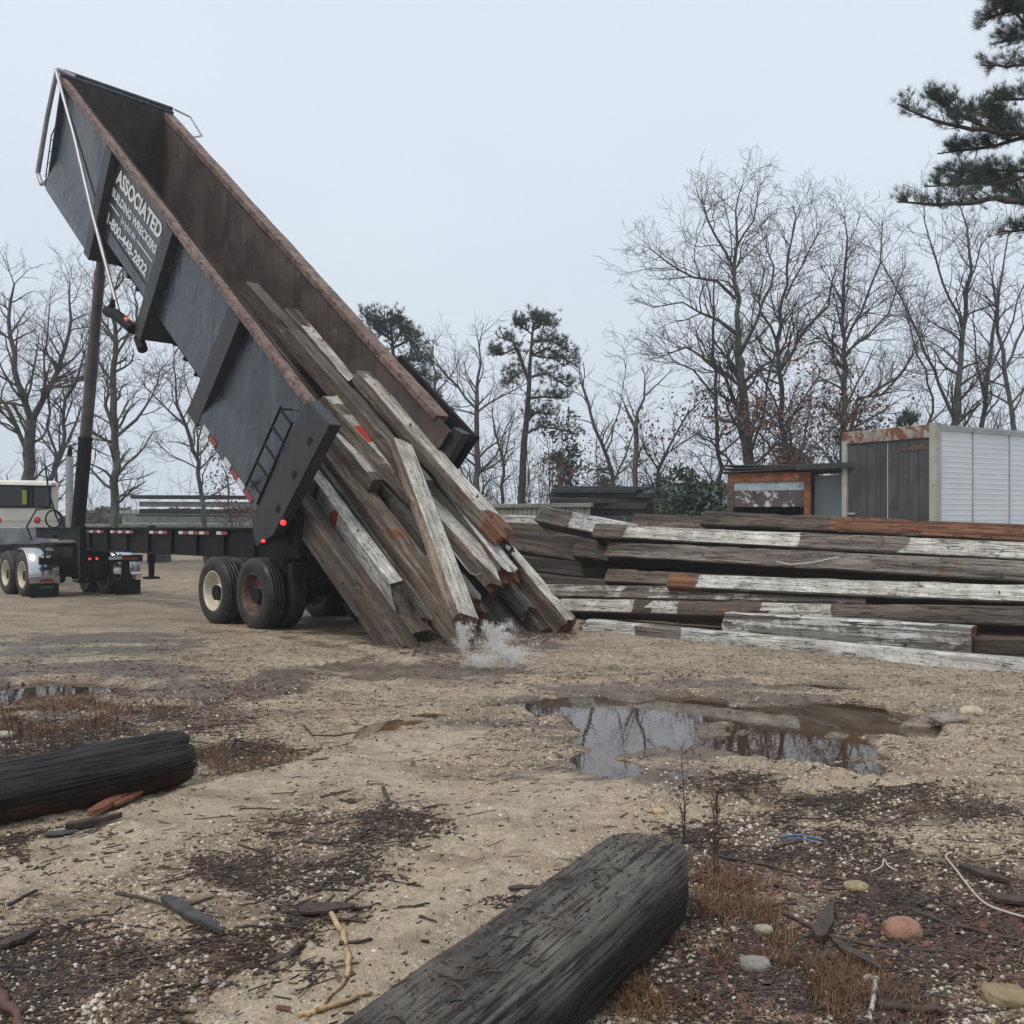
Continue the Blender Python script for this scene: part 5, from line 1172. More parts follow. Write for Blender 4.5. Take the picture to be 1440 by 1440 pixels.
def bare_tree(label,paths,Y,seed,maxlev=4,dens=1.5,blen=.30,wig=.17,up=.05,lead=1.0,leaf=0,mat='bark',cat='tree',group='bare trees along the back of the yard',lens=None):
    """paths: image polylines with pixel widths [(x,y,w),...]; the first is the trunk, the others main limbs"""
    rr=random.Random(seed); acc=([],[],[0]); tacc=([],[],[0]); tips=[]
    for pi,pa in enumerate(paths):
        rp=random.Random(seed*31+pi)
        pts=path3([(a[0],a[1]) for a in pa],Y,rp) if pi==0 else path3([(a[0],a[1]) for a in pa],Y,rp,rp.uniform(-.2,.2))
        if pi==0: pts[0]=np.array([pts[0][0],pts[0][1],-.9]) if pts[0][2]>-.5 else pts[0]
        ws=[a[2]*.84/F*Y/2 for a in pa]
        # resample with radii
        res=[pts[0]]; rad=[ws[0]]
        for a,b,wa,wb in zip(pts[:-1],pts[1:],ws[:-1],ws[1:]):
            L=np.linalg.norm(b-a); n=max(1,int(L/.45))
            for i in range(1,n+1):
                f=i/n; q=a+(b-a)*f
                if i<n: q=q+np.array([rr.gauss(0,1),rr.gauss(0,1),0])*.045*min(1,L)
                res.append(q); rad.append(wa+(wb-wa)*f)
        tube_np(acc,res,rad,9 if pi==0 else 7)
        tot=sum(np.linalg.norm(res[i+1]-res[i]) for i in range(len(res)-1))
        zmin=res[0][2]+(.36 if pi==0 else .12)*(res[-1][2]-res[0][2])
        nb=int(tot*dens*2.6*(0.62 if pi==0 else .9))
        for b in range(nb):
            f=rr.uniform(.30 if pi==0 else .12,1); k=min(len(res)-2,int(f*(len(res)-1))); base=res[k]+(res[k+1]-res[k])*rr.random()
            t=res[k+1]-res[k]; t/=np.linalg.norm(t)+1e-9; a=rr.uniform(0,6.28); s=np.array([math.cos(a),math.sin(a)*.9,rr.uniform(-.1,.5)]); s=s-t*s.dot(t); s/=np.linalg.norm(s)+1e-6
            an=R(rr.uniform(30,65)); nd=t*math.cos(an)+s*math.sin(an)
            Lb=min(blen*10*rr.uniform(.5,1.05)*(1.15-.6*f),3.6); grow(acc,rr,base,nd,Lb,max(.012,min(rad[k]*.5,.06)),2 if Lb<2.2 else 1,maxlev,wig,up,tips,tacc,dens*.95)
        end=res[-1]; t=res[-1]-res[-2]; t/=np.linalg.norm(t)
        if rad[-1]<.09:
            for b in range(3): 
                s=np.array([rr.gauss(0,.4),rr.gauss(0,.4),rr.gauss(.1,.25)]); grow(acc,rr,end,t+s,1.5*lead*rr.uniform(.6,1),max(.012,rad[-1]*.75),2,maxlev,wig,up,tips,tacc,dens)
    b=P(paths[0][0][0],722,Y); root=empty('bare_tree' if not leaf else 'oak_tree',(b.x,b.y,-.9),label,cat,group)
    for nm,ac,mt in (('trunk',acc,mat),('twigs',tacc,'twig' if mat!='barkdark' else 'barkdark')):
        if not ac[0]: continue
        o=npmesh(nm,np.concatenate(ac[0])-np.array([b.x,b.y,-.9]),np.concatenate(ac[1]),M[mt],True); o.parent=root
    if leaf and tips:
        rg2=np.random.default_rng(seed); tp=np.array(tips); tp=tp[tp[:,2]<leaf[1]] if leaf[1] else tp
        if len(tp):
            n=leaf[0]; c=tp[rg2.integers(0,len(tp),n)]+rg2.normal(0,.24,(n,3)); leaves(c,rg2,.04,.09,root,M['redleaf'],'dead_leaves',b)
    return root
def leaves(c,rg2,a,b_,root,mat,nm,b,zb_=-.9):
    n=len(c); u=rg2.normal(0,1,(n,3)); u/=np.linalg.norm(u,axis=1)[:,None]; w_=np.cross(u,rg2.normal(0,1,(n,3))); w_/=np.linalg.norm(w_,axis=1)[:,None]
    s=(a+(b_-a)*rg2.random(n))[:,None]
    V=np.stack([c-u*s,c+w_*s*.5,c+u*s,c-w_*s*.5],1).reshape(-1,3)-np.array([b.x,b.y,zb_])
    o=npmesh(nm,V,np.arange(4*n).reshape(-1,4),mat,False); o.parent=root; return o
# left side
bare_tree('large forked bare tree behind the truck cab at the left edge',[[(40,730,20),(40,640,18),(44,590,16)],[(44,592,11),(20,520,9),(12,450,6),(20,400,3)],[(44,592,11),(80,525,8),(100,450,5),(98,400,2)],[(40,640,8),(14,580,7),(-20,540,5)],[(66,682,9),(88,628,7),(92,560,5),(118,500,3)],[(74,660,5),(68,560,4),(62,500,3),(70,430,2)]],34,1,dens=1.5,blen=.26)
bare_tree('tall upright bare tree with a mossy trunk between the hoist and the tipped body',[[(163,735,15),(163,640,13),(160,560,11),(163,480,8),(160,410,4)],[(160,610,7),(148,570,6),(150,560,4)],[(166,612,6),(192,590,5),(212,560,3),(225,520,2)],[(162,480,5),(135,440,4),(130,400,2)],[(163,500,5),(192,450,3),(185,405,2)],[(160,540,5),(135,500,4),(128,470,2)]],32,2,dens=1.5,blen=.24)
bare_tree('slender leaning bare tree with a forked stem behind the body of the trailer',[[(291,700,8),(280,650,7),(262,600,6),(248,565,4),(245,500,2)],[(262,600,4),(225,565,3),(205,545,2)],[(278,640,4),(284,600,3),(262,540,2)],[(280,660,3),(240,640,2)]],36,3,dens=1.4,blen=.22)
bare_tree('small bare tree just left of the hoist, low branches spreading',[[(72,730,6),(78,660,5),(100,610,4),(122,560,3),(120,500,2)],[(98,660,4),(130,630,3),(150,640,2)]],40,4,dens=1.3,blen=.22)
# middle
bare_tree('bare tree with a straight mossy trunk right of the tailgate',[[(672,720,11),(671,640,10),(670,580,8),(672,530,5),(674,490,3)],[(670,575,5),(645,545,4),(618,515,3)],[(671,580,4),(700,560,3),(730,545,2)],[(675,662,4),(698,640,3),(712,600,2)],[(656,680,4),(640,640,3),(628,600,2)]],34,5,dens=1.5,blen=.20)
bare_tree('small forked bare tree between the mossy trunk and the tall pine',[[(705,722,6),(708,650,5),(697,610,3),(692,580,2)],[(708,650,3),(716,610,2),(722,590,1.5)]],36,6,dens=1.4,blen=.16)
bare_tree('snapped leaning bare tree ending in a bare spike left of the black board stack',[[(868,725,8),(862,670,7),(845,620,6),(820,546,4)],[(862,680,4),(880,640,3),(890,610,2)],[(850,640,3),(870,580,2),(880,520,1.2)]],30,7,dens=1.2,blen=.16)
bare_tree('broken topped bare tree with a Y shaped fork above the black board stack',[[(893,725,10),(893,660,9),(894,600,8)],[(894,602,7),(884,583,5),(876,563,1.5)],[(894,602,7),(906,560,4),(907,527,2)],[(908,556,3),(930,535,2),(940,525,1.5)]],29,8,dens=.8,blen=.13,lead=.3)
bare_tree('low crooked bare tree right of the broken topped one',[[(918,725,7),(926,660,6),(945,620,4),(965,585,3)],[(926,660,3),(905,630,2)],[(935,640,3),(980,610,2)]],31,9,dens=1.5,blen=.2,leaf=(500,6))
for i,(x,t,lab) in enumerate([(742,640,'thinnest straight sapling just right of the tall pine'),(772,630,'straight sapling midway between the tall pine and the black board stack'),(792,610,'straight sapling with red leaves behind the left end of the black board stack'),(840,600,'thin sapling behind the middle of the black board stack')]):
    bare_tree(lab,[[(x,724,3),(x+1,(724+t)/2,2.4),(x-1,t,1.4)]],33+i,20+i,dens=1.2,blen=.11,leaf=(260 if i else 40,5.0),cat='sapling',group='thin saplings at the back of the yard',maxlev=3)
# right group
bare_tree('biggest bare oak with a broad crown, left of the right hand group, grey green trunk',[[(1052,730,20),(1052,640,18),(1046,560,15),(1038,500,12),(1036,440,8),(1032,380,6),(1036,320,4),(1040,270,2)],[(1036,470,8),(1010,450,6),(985,440,4),(960,425,3),(930,430,2)],[(1034,420,6),(1008,395,5),(975,390,4),(940,370,3),(915,350,2)],[(1050,600,7),(1020,530,6),(985,500,5),(965,488,4),(935,500,2)],[(1040,500,7),(1065,450,5),(1085,400,4),(1078,350,2)],[(1033,380,5),(1005,330,4),(990,290,2)],[(1054,640,6),(1072,590,5),(1078,540,3)],[(1044,540,6),(1088,505,4),(1098,470,3)],[(1034,350,4),(1060,310,3),(1065,280,2)]],29,10,dens=1.6,blen=.26,wig=.2)
bare_tree('thin dark straight tree left of the biggest oak',[[(1012,735,8),(1010,640,7),(1006,540,6),(1005,440,4),(1004,400,2)],[(1008,560,4),(975,520,3),(945,505,2)],[(1010,640,4),(1040,615,3),(1055,600,2)]],31,11,dens=1.1,blen=.2)
bare_tree('crooked bare oak with red leaves at its foot, right of the biggest oak',[[(1108,730,11),(1103,640,10),(1097,590,9),(1099,540,8),(1092,480,7),(1100,420,5),(1108,360,4),(1118,310,2)],[(1098,520,6),(1135,460,5),(1165,430,4),(1175,380,2)],[(1092,480,5),(1070,440,4),(1075,380,2)],[(1104,420,4),(1130,370,3),(1150,330,2)],[(1096,580,4),(1070,520,3),(1062,500,2)],[(1102,600,4),(1130,560,3),(1150,530,2)]],30,12,dens=1.6,blen=.25,wig=.2,leaf=(380,5.2))
bare_tree('bare oak rising beside the left corner of the box trailer',[[(1184,730,11),(1184,620,10),(1186,540,9),(1188,480,7),(1186,420,5),(1190,360,4),(1188,310,2)],[(1187,520,6),(1172,500,5),(1170,470,3)],[(1186,500,5),(1222,470,4),(1250,440,3),(1262,400,2)],[(1190,480,5),(1218,420,4),(1238,370,3),(1240,330,2)],[(1188,430,3),(1165,390,2)],[(1184,610,5),(1215,560,4),(1262,530,3),(1290,490,2)]],30,13,dens=1.7,blen=.24,leaf=(250,5.6))
bare_tree('second stem close beside the bare oak at the box trailer corner, leaning right',[[(1196,730,8),(1196,620,7),(1206,560,5),(1240,555,4),(1272,520,3),(1290,480,2)]],31,14,dens=1.6,blen=.2,leaf=(250,5.6))
bare_tree('tall forked bare tree behind the middle of the box trailer roof',[[(1343,730,14),(1342,600,12),(1350,520,9),(1358,440,7),(1366,380,5),(1360,320,3),(1350,290,2)],[(1342,590,6),(1320,540,5),(1295,480,4),(1268,420,3),(1240,370,2)],[(1354,470,5),(1335,420,4),(1315,360,3),(1300,310,2)],[(1362,400,3),(1378,350,2)]],28,15,dens=1.4,blen=.22,wig=.14)
bare_tree('bare tree with steep parallel branches right of the tall forked one',[[(1385,730,9),(1380,600,8),(1390,520,7),(1402,440,5),(1410,380,3),(1418,330,2)],[(1392,520,4),(1425,450,3),(1440,400,2)],[(1384,560,4),(1372,500,3),(1368,450,2)]],28,16,dens=1.3,blen=.2,wig=.14)
bare_tree('leaning bare tree nearest the right edge of the photo',[[(1432,730,10),(1425,600,8),(1412,520,7),(1403,440,5),(1395,390,3)],[(1412,520,5),(1440,460,4),(1465,420,3)],[(1420,570,4),(1450,530,3),(1480,500,2)]],27,17,dens=1.3,blen=.22,wig=.14)
bare_tree('thin dark leaning tree between the box trailer corner oak and the tall forked tree',[[(1305,730,6),(1300,620,5),(1312,560,4),(1290,500,3),(1278,450,2)],[(1302,600,3),(1340,560,2),(1370,545,1.5)]],30,18,dens=1.4,blen=.2)
bare_tree('leafy brown oak sapling behind the container roof',[[(1130,730,6),(1128,660,5),(1132,610,4),(1140,570,2)],[(1129,650,3),(1100,620,2),(1080,605,1.5)],[(1130,640,3),(1160,615,2),(1175,600,1.5)]],27,19,dens=1.4,blen=.16,leaf=(1700,0),cat='oak',group=None)
bare_tree('red brown leafed sapling just left of the container',[[(1068,730,4),(1070,670,3),(1075,630,2)]],27,24,dens=1.4,blen=.12,leaf=(500,0),cat='oak',group=None,maxlev=3)
bare_tree('red leafed sapling behind the far board stack',[[(325,730,4),(322,690,3),(318,668,2)]],34,25,dens=1.4,blen=.12,leaf=(700,0),cat='oak',group=None,maxlev=3)
bare_tree('feathery bare tree behind the evergreen beyond the tipped body',[[(600,730,6),(604,600,5),(612,540,4),(608,490,2)],[(604,580,3),(585,530,2)],[(608,560,3),(640,520,2)]],40,26,dens=1.5,blen=.22)

# tangled undergrowth of fine bare stems, nobody could count them
def thicket(x0,x1,ytop,Y,seed,n,lab):
    rr=random.Random(seed); acc=([],[],[0])
    for i in range(n):
        px=rr.uniform(x0,x1); b=P(px,722,Y+rr.uniform(-2,2)); h=(P(px,ytop,Y).z+.9)*rr.uniform(.45,1.05); p=np.array([b.x,b.y,-.9]); d=np.array([rr.gauss(0,.16),rr.gauss(0,.1),1.])
        pts=[p]
        for k in range(5): d=d+np.array([rr.gauss(0,.09),rr.gauss(0,.09),0]); pts.append(pts[-1]+d/np.linalg.norm(d)*h/5)
        tube_np(acc,pts,[.022,.018,.014,.011,.008,.005],3)
        for c in range(rr.randint(5,9)):
            k=rr.randint(1,4); q=pts[k]+(pts[k+1]-pts[k])*rr.random(); e=np.array([rr.gauss(0,.8),rr.gauss(0,.5),rr.uniform(.1,.9)]); e/=np.linalg.norm(e); L=rr.uniform(.4,1.3); w1=q+e*L*.5+np.array([rr.gauss(0,.05)]*3); w2=q+e*L+np.array([rr.gauss(0,.1),0,rr.uniform(0,.2)])
            tube_np(acc,[q,w1,w2],[.009,.007,.004],3)
            for z in range(2):
                f=rr.random(); g_=w1+(w2-w1)*f; e2=e+np.array([rr.gauss(0,.7),0,rr.gauss(.2,.5)]); tube_np(acc,[g_,g_+e2*L*.2,g_+e2*L*.38],[.006,.005,.003],3)
    o=npmesh('undergrowth',np.concatenate(acc[0]),np.concatenate(acc[1]),M['twig'],True); tag(o,lab,'undergrowth',kind='stuff')
thicket(640,1030,615,37,1,190,'tangle of thin bare stems behind the board stack and the tall pine')
thicket(1030,1180,560,34,2,110,'tangle of thin bare stems behind the container roof')
thicket(1180,1500,535,33,3,190,'tangle of thin bare stems behind the box trailer roof')
thicket(-60,300,655,46,4,60,'low tangle of thin bare stems behind the trailer on the left')
# pines: limbs with tufts of needles
def needles(tufts,rg2,L,wd,per,dirs):
    n=len(tufts)*per; c=np.repeat(tufts,per,0); d=np.repeat(dirs,per,0)*.9+rg2.normal(0,.62,(n,3)); d/=np.linalg.norm(d,axis=1)[:,None]
    s=np.cross(d,rg2.normal(0,1,(n,3))); s/=np.linalg.norm(s,axis=1)[:,None]; l=(L*(.6+.5*rg2.random(n)))[:,None]
    c=c+rg2.normal(0,.012,(n,3))
    V=np.stack([c-s*wd,c+s*wd,c+d*l+s*wd*.3],1).reshape(-1,3)
    return V,np.arange(3*n).reshape(-1,3)
def pine(label,trunk,limbs,Y,seed,tuft_n,L,wd,per,sub=3,spread=.35,depth=.5,offs=0):
    rr=random.Random(seed); rg2=np.random.default_rng(seed); acc=([],[],[0]); tufts=[];dirs=[]
    b=P(trunk[0][0],722,Y)
    tp=[np.array(P(x,y,Y)) for x,y,w_ in trunk]; tp[0][2]=-.9
    rp=refine(tp,.5,.03,rr); rad=np.interp(np.linspace(0,1,len(rp)),np.linspace(0,1,len(trunk)),[w_/F*Y/2 for _,_,w_ in trunk]); tube_np(acc,rp,rad,10)
    for li,lm in enumerate(limbs):
        y=Y; pts=[]; dr=rr.uniform(-depth,depth)
        for i,(x,yy,w_) in enumerate(lm): pts.append(np.array(P(x,yy,Y+dr*i)))
        pts=refine(pts,.16,.12,rr); rad=np.interp(np.linspace(0,1,len(pts)),np.linspace(0,1,len(lm)),[a[2]/F*Y/2 for a in lm]); tube_np(acc,pts,rad,6)
        n=len(pts)
        for k in range(tuft_n):
            f=rr.random()**.7; i=min(n-2,int(f*(n-1))); base=pts[i]; t=pts[i+1]-pts[i]; t/=np.linalg.norm(t)+1e-9
            d=t*.8+np.array([rr.gauss(0,.7),rr.gauss(0,.7),rr.gauss(.25,.35)]); d/=np.linalg.norm(d); l=spread*rr.uniform(.35,1)*(1.15-.5*f)
            pp=[base]; dd=d
            for s in range(3): dd=dd+np.array([rr.gauss(0,.15),rr.gauss(0,.15),.12]); dd/=np.linalg.norm(dd); pp.append(pp[-1]+dd*l/3)
            tube_np(acc,pp,[.010,.008,.006,.004] if Y<20 else [.02,.016,.012,.01],3)
            for s in range(sub):
                q=pp[-1] if s==0 else pp[rr.choice((1,2,3))]+np.array([rr.gauss(0,.05),rr.gauss(0,.05),rr.gauss(.02,.05)])*(spread/.35); tufts.append(q); u=dd+np.array([0,0,.35]); dirs.append(u/np.linalg.norm(u))
    root=empty('pine_tree',(b.x,b.y,-.9),label,'pine')
    o=npmesh('trunk',np.concatenate(acc[0])-np.array([b.x,b.y,-.9]),np.concatenate(acc[1]),M['barkdark'],True); o.parent=root
    V,Tt=needles(np.array(tufts),rg2,L,wd,per,np.array(dirs)); o=npmesh('needles',V-np.array([b.x,b.y,-.9]),None,M['needle'],False,Tt); o.parent=root
    return root
pine('tall dark pine reaching over the upper right corner of the yard',[(1570,730,40),(1565,400,36),(1560,100,28),(1550,-150,18)],[
 [(1560,300,14),(1480,292,12),(1400,278,9),(1370,285,7),(1320,288,5),(1262,284,2)],
 [(1560,180,13),(1480,190,11),(1400,186,9),(1350,178,7),(1310,168,5),(1262,146,2)],
 [(1400,186,6),(1350,160,4),(1320,140,3),(1300,128,2)],
 [(1450,190,7),(1400,205,5),(1350,212,4),(1318,216,2)],
 [(1560,240,9),(1480,240,7),(1400,240,5),(1350,243,3),(1312,236,2)],
 [(1480,240,5),(1400,258,4),(1340,258,3),(1300,262,2)],
 [(1560,80,10),(1480,90,8),(1430,92,5),(1380,92,2)],
 [(1550,130,8),(1480,135,6),(1430,140,4),(1395,142,2)],
 [(1550,20,10),(1480,40,8),(1430,55,5),(1395,62,2)],
 [(1550,-20,9),(1480,0,7),(1420,15,5),(1378,28,2)],
 [(1545,-60,8),(1470,-40,6),(1400,-12,4),(1375,0,2)],
 [(1560,340,9),(1500,330,7),(1450,322,5),(1410,326,2)],
 [(1540,-100,8),(1470,-70,5),(1420,-40,3)],[(1440,190,5),(1405,170,4),(1380,150,2)],[(1440,285,6),(1410,262,4),(1375,255,2)],[(1460,60,5),(1430,20,4),(1400,-5,2)],[(1562,200,10),(1640,190,7),(1720,170,3)],[(1558,60,9),(1640,40,6),(1730,30,3)],[(1563,300,9),(1650,285,6),(1740,280,3)],[(1555,-60,8),(1630,-90,5),(1700,-110,3)]],13,5,58,.13,.0024,26,sub=3,spread=.36,depth=.25)
pine('tall slim pine with an open crown standing alone behind the pile',[(728,722,13),(736,640,12),(743,560,10),(746,500,7),(750,455,3)],[
 [(744,540,6),(735,510,5),(722,480,4),(705,475,2)],[(745,530,4),(770,525,3),(800,545,2)],[(747,500,4),(770,490,3),(805,512,2)],[(748,480,4),(775,478,3),(800,495,2)],[(748,470,3),(735,460,2),(728,455,1.5)],[(749,465,3),(765,455,2),(775,460,1.5)],
 [(746,560,4),(765,558,3),(795,560,2)],[(740,595,4),(752,580,3),(775,582,2)],[(724,490,3),(705,500,2),(692,495,1.5)],[(740,520,3),(722,530,2),(715,540,1.5)],[(738,610,4),(760,600,3),(800,606,2),(815,612,1.5)],[(750,460,2),(756,448,1.5)],[(748,500,3),(780,505,2),(795,515,1.5)]],35,6,26,.22,.010,14,sub=3,spread=.75,depth=.35)
pine('grey green pine whose crown shows above the far rail of the tipped body',[(560,722,14),(556,600,12),(552,480,8),(548,450,4)],[
 [(552,520,5),(580,505,3),(600,510,2)],[(552,490,4),(575,478,3),(590,490,2)],[(551,470,4),(530,455,3),(512,445,2)],[(553,540,5),(590,545,3),(612,560,2)],[(553,510,4),(530,500,3),(515,480,2)],[(550,460,3),(560,450,2)],[(552,500,4),(585,520,3),(605,535,2)],[(552,480,3),(540,470,2),(530,465,2)],[(552,485,3),(565,465,2),(575,470,2)]],38,7,30,.24,.012,14,sub=3,spread=.9,depth=.35)
pine('small pine with upright shoots behind the box trailer roof',[(1272,722,5),(1273,620,4),(1275,572,2)],[[(1273,610,2),(1262,592,1.5),(1260,585,1)],[(1273,605,2),(1286,590,1.5),(1290,582,1)],[(1274,595,2),(1270,580,1.5)],[(1274,590,2),(1281,578,1.5)],[(1273,620,2),(1290,605,1.5)],[(1273,620,2),(1256,606,1.5)]],26,8,8,.22,.008,16,sub=2,spread=.3,depth=.1)
# evergreen bushes and understorey
def bush(label,x,ytop,w_,Y,seed,mat='evergreen',n=2600,name='bush',cat='bush',group='bushes at the back of the yard'):
    rg2=np.random.default_rng(seed); rr=random.Random(seed); c=P(x,722,Y); top=P(x,ytop,Y).z; hw=w_/F*Y/2
    root=empty(name,(c.x,Y,-.8),label,cat,group); acc=([],[],[0]); cl=[]
    for i in range(26):
        a=rr.uniform(0,6.28); rad=rr.random()**.6*hw; z=rr.uniform(.3,1)**.8*(top+.8)*(1-.35*(rad/hw)**2)-.8; e=np.array([c.x+rad*math.cos(a),Y+rad*math.sin(a)*.7,z])
        st=np.array([c.x+rr.uniform(-.2,.2)*hw,Y,-.8]); mid=(st+e)/2+np.array([rr.uniform(-.2,.2),0,.2]); tube_np(acc,[st,mid,e],[.03,.02,.01],4); cl.append(e)
    cl=np.array(cl); k=rg2.integers(0,len(cl),n); p=cl[k]+rg2.normal(0,1,(n,3))*np.array([.28,.28,.22])*(hw/1.1)
    o=npmesh('stems',np.concatenate(acc[0])-np.array([c.x,Y,-.8]),np.concatenate(acc[1]),M['bark'],True); o.parent=root
    leaves(p,rg2,.05,.11,root,M[mat],'foliage',c,-.8); return root
for i,(x,yt,w_,Y_,mt,lab) in enumerate([(960,640,60,27,'evergreen','tallest evergreen bush left of the container'),(1000,668,60,27,'evergreen','evergreen bush touching the left side of the container'),(935,668,50,30,'evergreen','dull green bush behind the right end of the black board stack'),(850,655,40,33,'evergreen','thin green bush behind the black board stack'),(1110,632,80,29,'redleaf','red brown bush above the container roof'),(1225,590,90,31,'evergreen','loose dark bush between the oaks behind the box trailer'),(795,560,50,36,'evergreen','sparse green crown right of the tall pine'),(1400,600,120,33,'evergreen','dark undergrowth behind the box trailer roof'),(5,672,30,40,'redleaf','dark red bush at the left edge above the truck cab')]):
    bush(lab,x,yt,w_,Y_,40+i,mt,n=1500 if i in(3,5,6,7) else 2600)
# far woods: nobody could count them
def woods(x0,x1,ytop,Y,seed,n,lab):
    rg2=np.random.default_rng(seed); a=P(x0,ytop,Y); b=P(x1,ytop,Y); x=a.x+(b.x-a.x)*rg2.random(n); hh=(a.z+1.2)*(.72+.28*fbm(x*.35+seed,x*0,3)); z=-1.2+hh*rg2.random(n)**.6
    y=Y+rg2.normal(0,1.5,n); c=np.stack([x,y,z],-1); root=None
    u=rg2.normal(0,1,(n,3)); u/=np.linalg.norm(u,axis=1)[:,None]; w_=np.cross(u,rg2.normal(0,1,(n,3))); w_/=np.linalg.norm(w_,axis=1)[:,None]; s=(.12+.2*rg2.random(n))[:,None]*Y/70
    V=np.stack([c-u*s,c+w_*s*.6,c+u*s,c-w_*s*.6],1).reshape(-1,3)
    o=npmesh('far_woods',V,np.arange(4*n).reshape(-1,4),M['farwood'],False); tag(o,lab,'woods',kind='stuff')
M['farwood']=foliage('far_foliage',(.05,.065,.045),(.10,.10,.075),.3)
woods(-200,420,706,70,1,26000,'low hazy grey green woods far behind the trailer on the left')
woods(420,1700,704,85,2,42000,'low hazy brown green woods along the back of the yard')
# ---------------------------------------------------------------- rocks, sticks, weeds
def rock(label,px,py,wpx,hpx,c1,c2,seed,flat=1.0):
    p=gp(px,py); s=p.y/F; rx=wpx*s/2; rz=hpx*s/2; m=MB(); nu,nv=22,32; vs=[]
    for i in range(nu+1):
        for k in range(nv):
            th=math.pi*i/nu; ph=2*math.pi*k/nv; d=Vector((math.sin(th)*math.cos(ph),math.sin(th)*math.sin(ph),math.cos(th)))
            e=.68; q=Vector([math.copysign(abs(v)**e,v) for v in d]); f=1+.20*float(fbm(d.x*1.5+seed+d.z,d.y*1.5+seed*2-d.z,3))+.04*float(vn(d.x*9+seed,d.y*9+d.z*7))
            vs.append(p+Vector((q.x*rx*f,q.y*rx*.8*f,q.z*rz*f))+Vector((0,0,rz*.22)))
    m.add(vs,[(i*nv+k,(i+1)*nv+k,(i+1)*nv+(k+1)%nv,i*nv+(k+1)%nv) for i in range(nu) for k in range(nv)],True)
    mt=plain('stone_'+str(seed),c1,c2,14,(.5,.7),.6,tuple(x*.35 for x in c1),(.54,.64),18)
    return m.build('stone',mt,label=label,cat='stone',origin=p)
rock('rounded orange brick coloured stone at the lower right',1268,1312,52,30,(.22,.10,.06),(.32,.17,.11),1)
rock('pale grey green angular stone below the orange one to its left',1062,1362,42,24,(.17,.16,.13),(.27,.25,.21),2)
rock('yellowish stone above and left of the orange one',1205,1250,34,16,(.24,.18,.09),(.34,.27,.16),3)
rock('tan stone standing right of the puddle',1366,1003,30,16,(.38,.31,.2),(.48,.42,.3),4)
rock('ochre stone at the right edge near the bottom',1415,1405,60,26,(.18,.13,.06),(.27,.21,.12),5)
rock('small white pebble like stone by the whitish twig',1221,1378,14,11,(.42,.40,.37),(.55,.53,.5),6)
rock('small white stone right of the end of the grey squared log',1073,1311,26,16,(.26,.235,.18),(.36,.33,.27),7)
rock('pale stone left edge behind the black log',8,1036,26,12,(.28,.24,.18),(.36,.31,.25),8)
rock('small yellow stone left of the tall dead weed stalks',925,1142,16,9,(.4,.28,.12),(.5,.36,.2),9)
rock('grey stone lying in the shallow end of the puddle',1335,1012,50,12,(.2,.17,.14),(.28,.25,.2),10)
def stick(label,pts,r,mt,cat='stick',name='stick',group=None,lift=.5,sides=7):
    q=[gp(x,y) for x,y in pts]; rr=random.Random(int(pts[0][0]+pts[0][1])); m=MB(); n=len(q); P3=[]; RR=[]
    for i in range(n-1):
        for k in range(4):
            f=k/4; v=q[i].lerp(q[i+1],f); P3.append(v+Vector((rr.gauss(0,.3)*r,rr.gauss(0,.3)*r,r*lift+abs(rr.gauss(0,.3))*r)))
    P3.append(q[-1]+Vector((0,0,r*lift)))
    for i in range(len(P3)): RR.append(r*(1-.5*i/len(P3))*rr.uniform(.85,1.15))
    m.tube(P3,RR,sides); return m.build(name,mt,label=label,cat=cat,group=group,origin=q[0])
BS=plain('bare_yellow_stick',(.35,.23,.12),(.5,.36,.21),20,c3=(.14,.08,.045),t3=(.55,.62),s3=18)
DS=plain('dark_wet_stick',(.022,.016,.013),(.07,.045,.032),20)
WS=plain('whitish_stick',(.35,.32,.28),(.5,.47,.42),30,c3=(.08,.06,.05),t3=(.5,.6),s3=30)
stick('peeled yellow stick curving down to the bottom edge left of the squared log',[(456,1275),(482,1315),(492,1350),(484,1385),(455,1415),(432,1432)],.012,BS)
stick('pale torn stick lying beside the peeled yellow one',[(420,1430),(450,1424),(500,1405),(522,1398)],.011,BS)
stick('whitish branch stub pointing down at the bottom right',[(1232,1382),(1228,1405),(1224,1438)],.012,WS)
stick('forked dark twig at the upper edge of the dark litter patch',[(538,1110),(548,1132),(540,1140)],.012,DS)
stick('bent dark stick lying on the sand right of the black log',[(322,1058),(330,1042),(370,1048),(385,1052)],.011,DS)
stick('curved brown twig right of the black log',[(425,1062),(440,1070),(460,1066)],.010,plain('brown_twig',(.2,.12,.07),(.28,.17,.1),20))
stick('long curved thin twig on the bare sand in the middle',[(428,1022),(440,1035),(470,1036),(505,1030)],.008,DS)
stick('long dark root crossing the lower right litter',[(1100,1285),(1170,1320),(1250,1335),(1330,1340),(1400,1350)],.009,DS)
stick('second long dark root above the orange stone',[(1282,1282),(1330,1300),(1400,1318),(1450,1325)],.010,DS)
stick('dark stick from the end of the squared log to the right',[(968,1268),(1020,1275),(1080,1276),(1120,1272)],.011,DS)
stick('dark broken stick near the whitish branch stub',[(1235,1418),(1280,1424),(1330,1428)],.020,DS)
stick('dark twig in the middle of the right hand litter',[(1010,1205),(1060,1215),(1130,1232),(1200,1240)],.008,DS)
stick('thick dark stick at the lower left edge of the sand',[(380,1358),(410,1345),(440,1320)],.018,DS)
stick('dark twig lying across the litter near the bottom left',[(190,1330),(215,1355),(255,1362)],.010,DS)
stick('long dark twig just above the blade shaped plank',[(165,1258),(215,1268),(260,1290)],.008,DS)
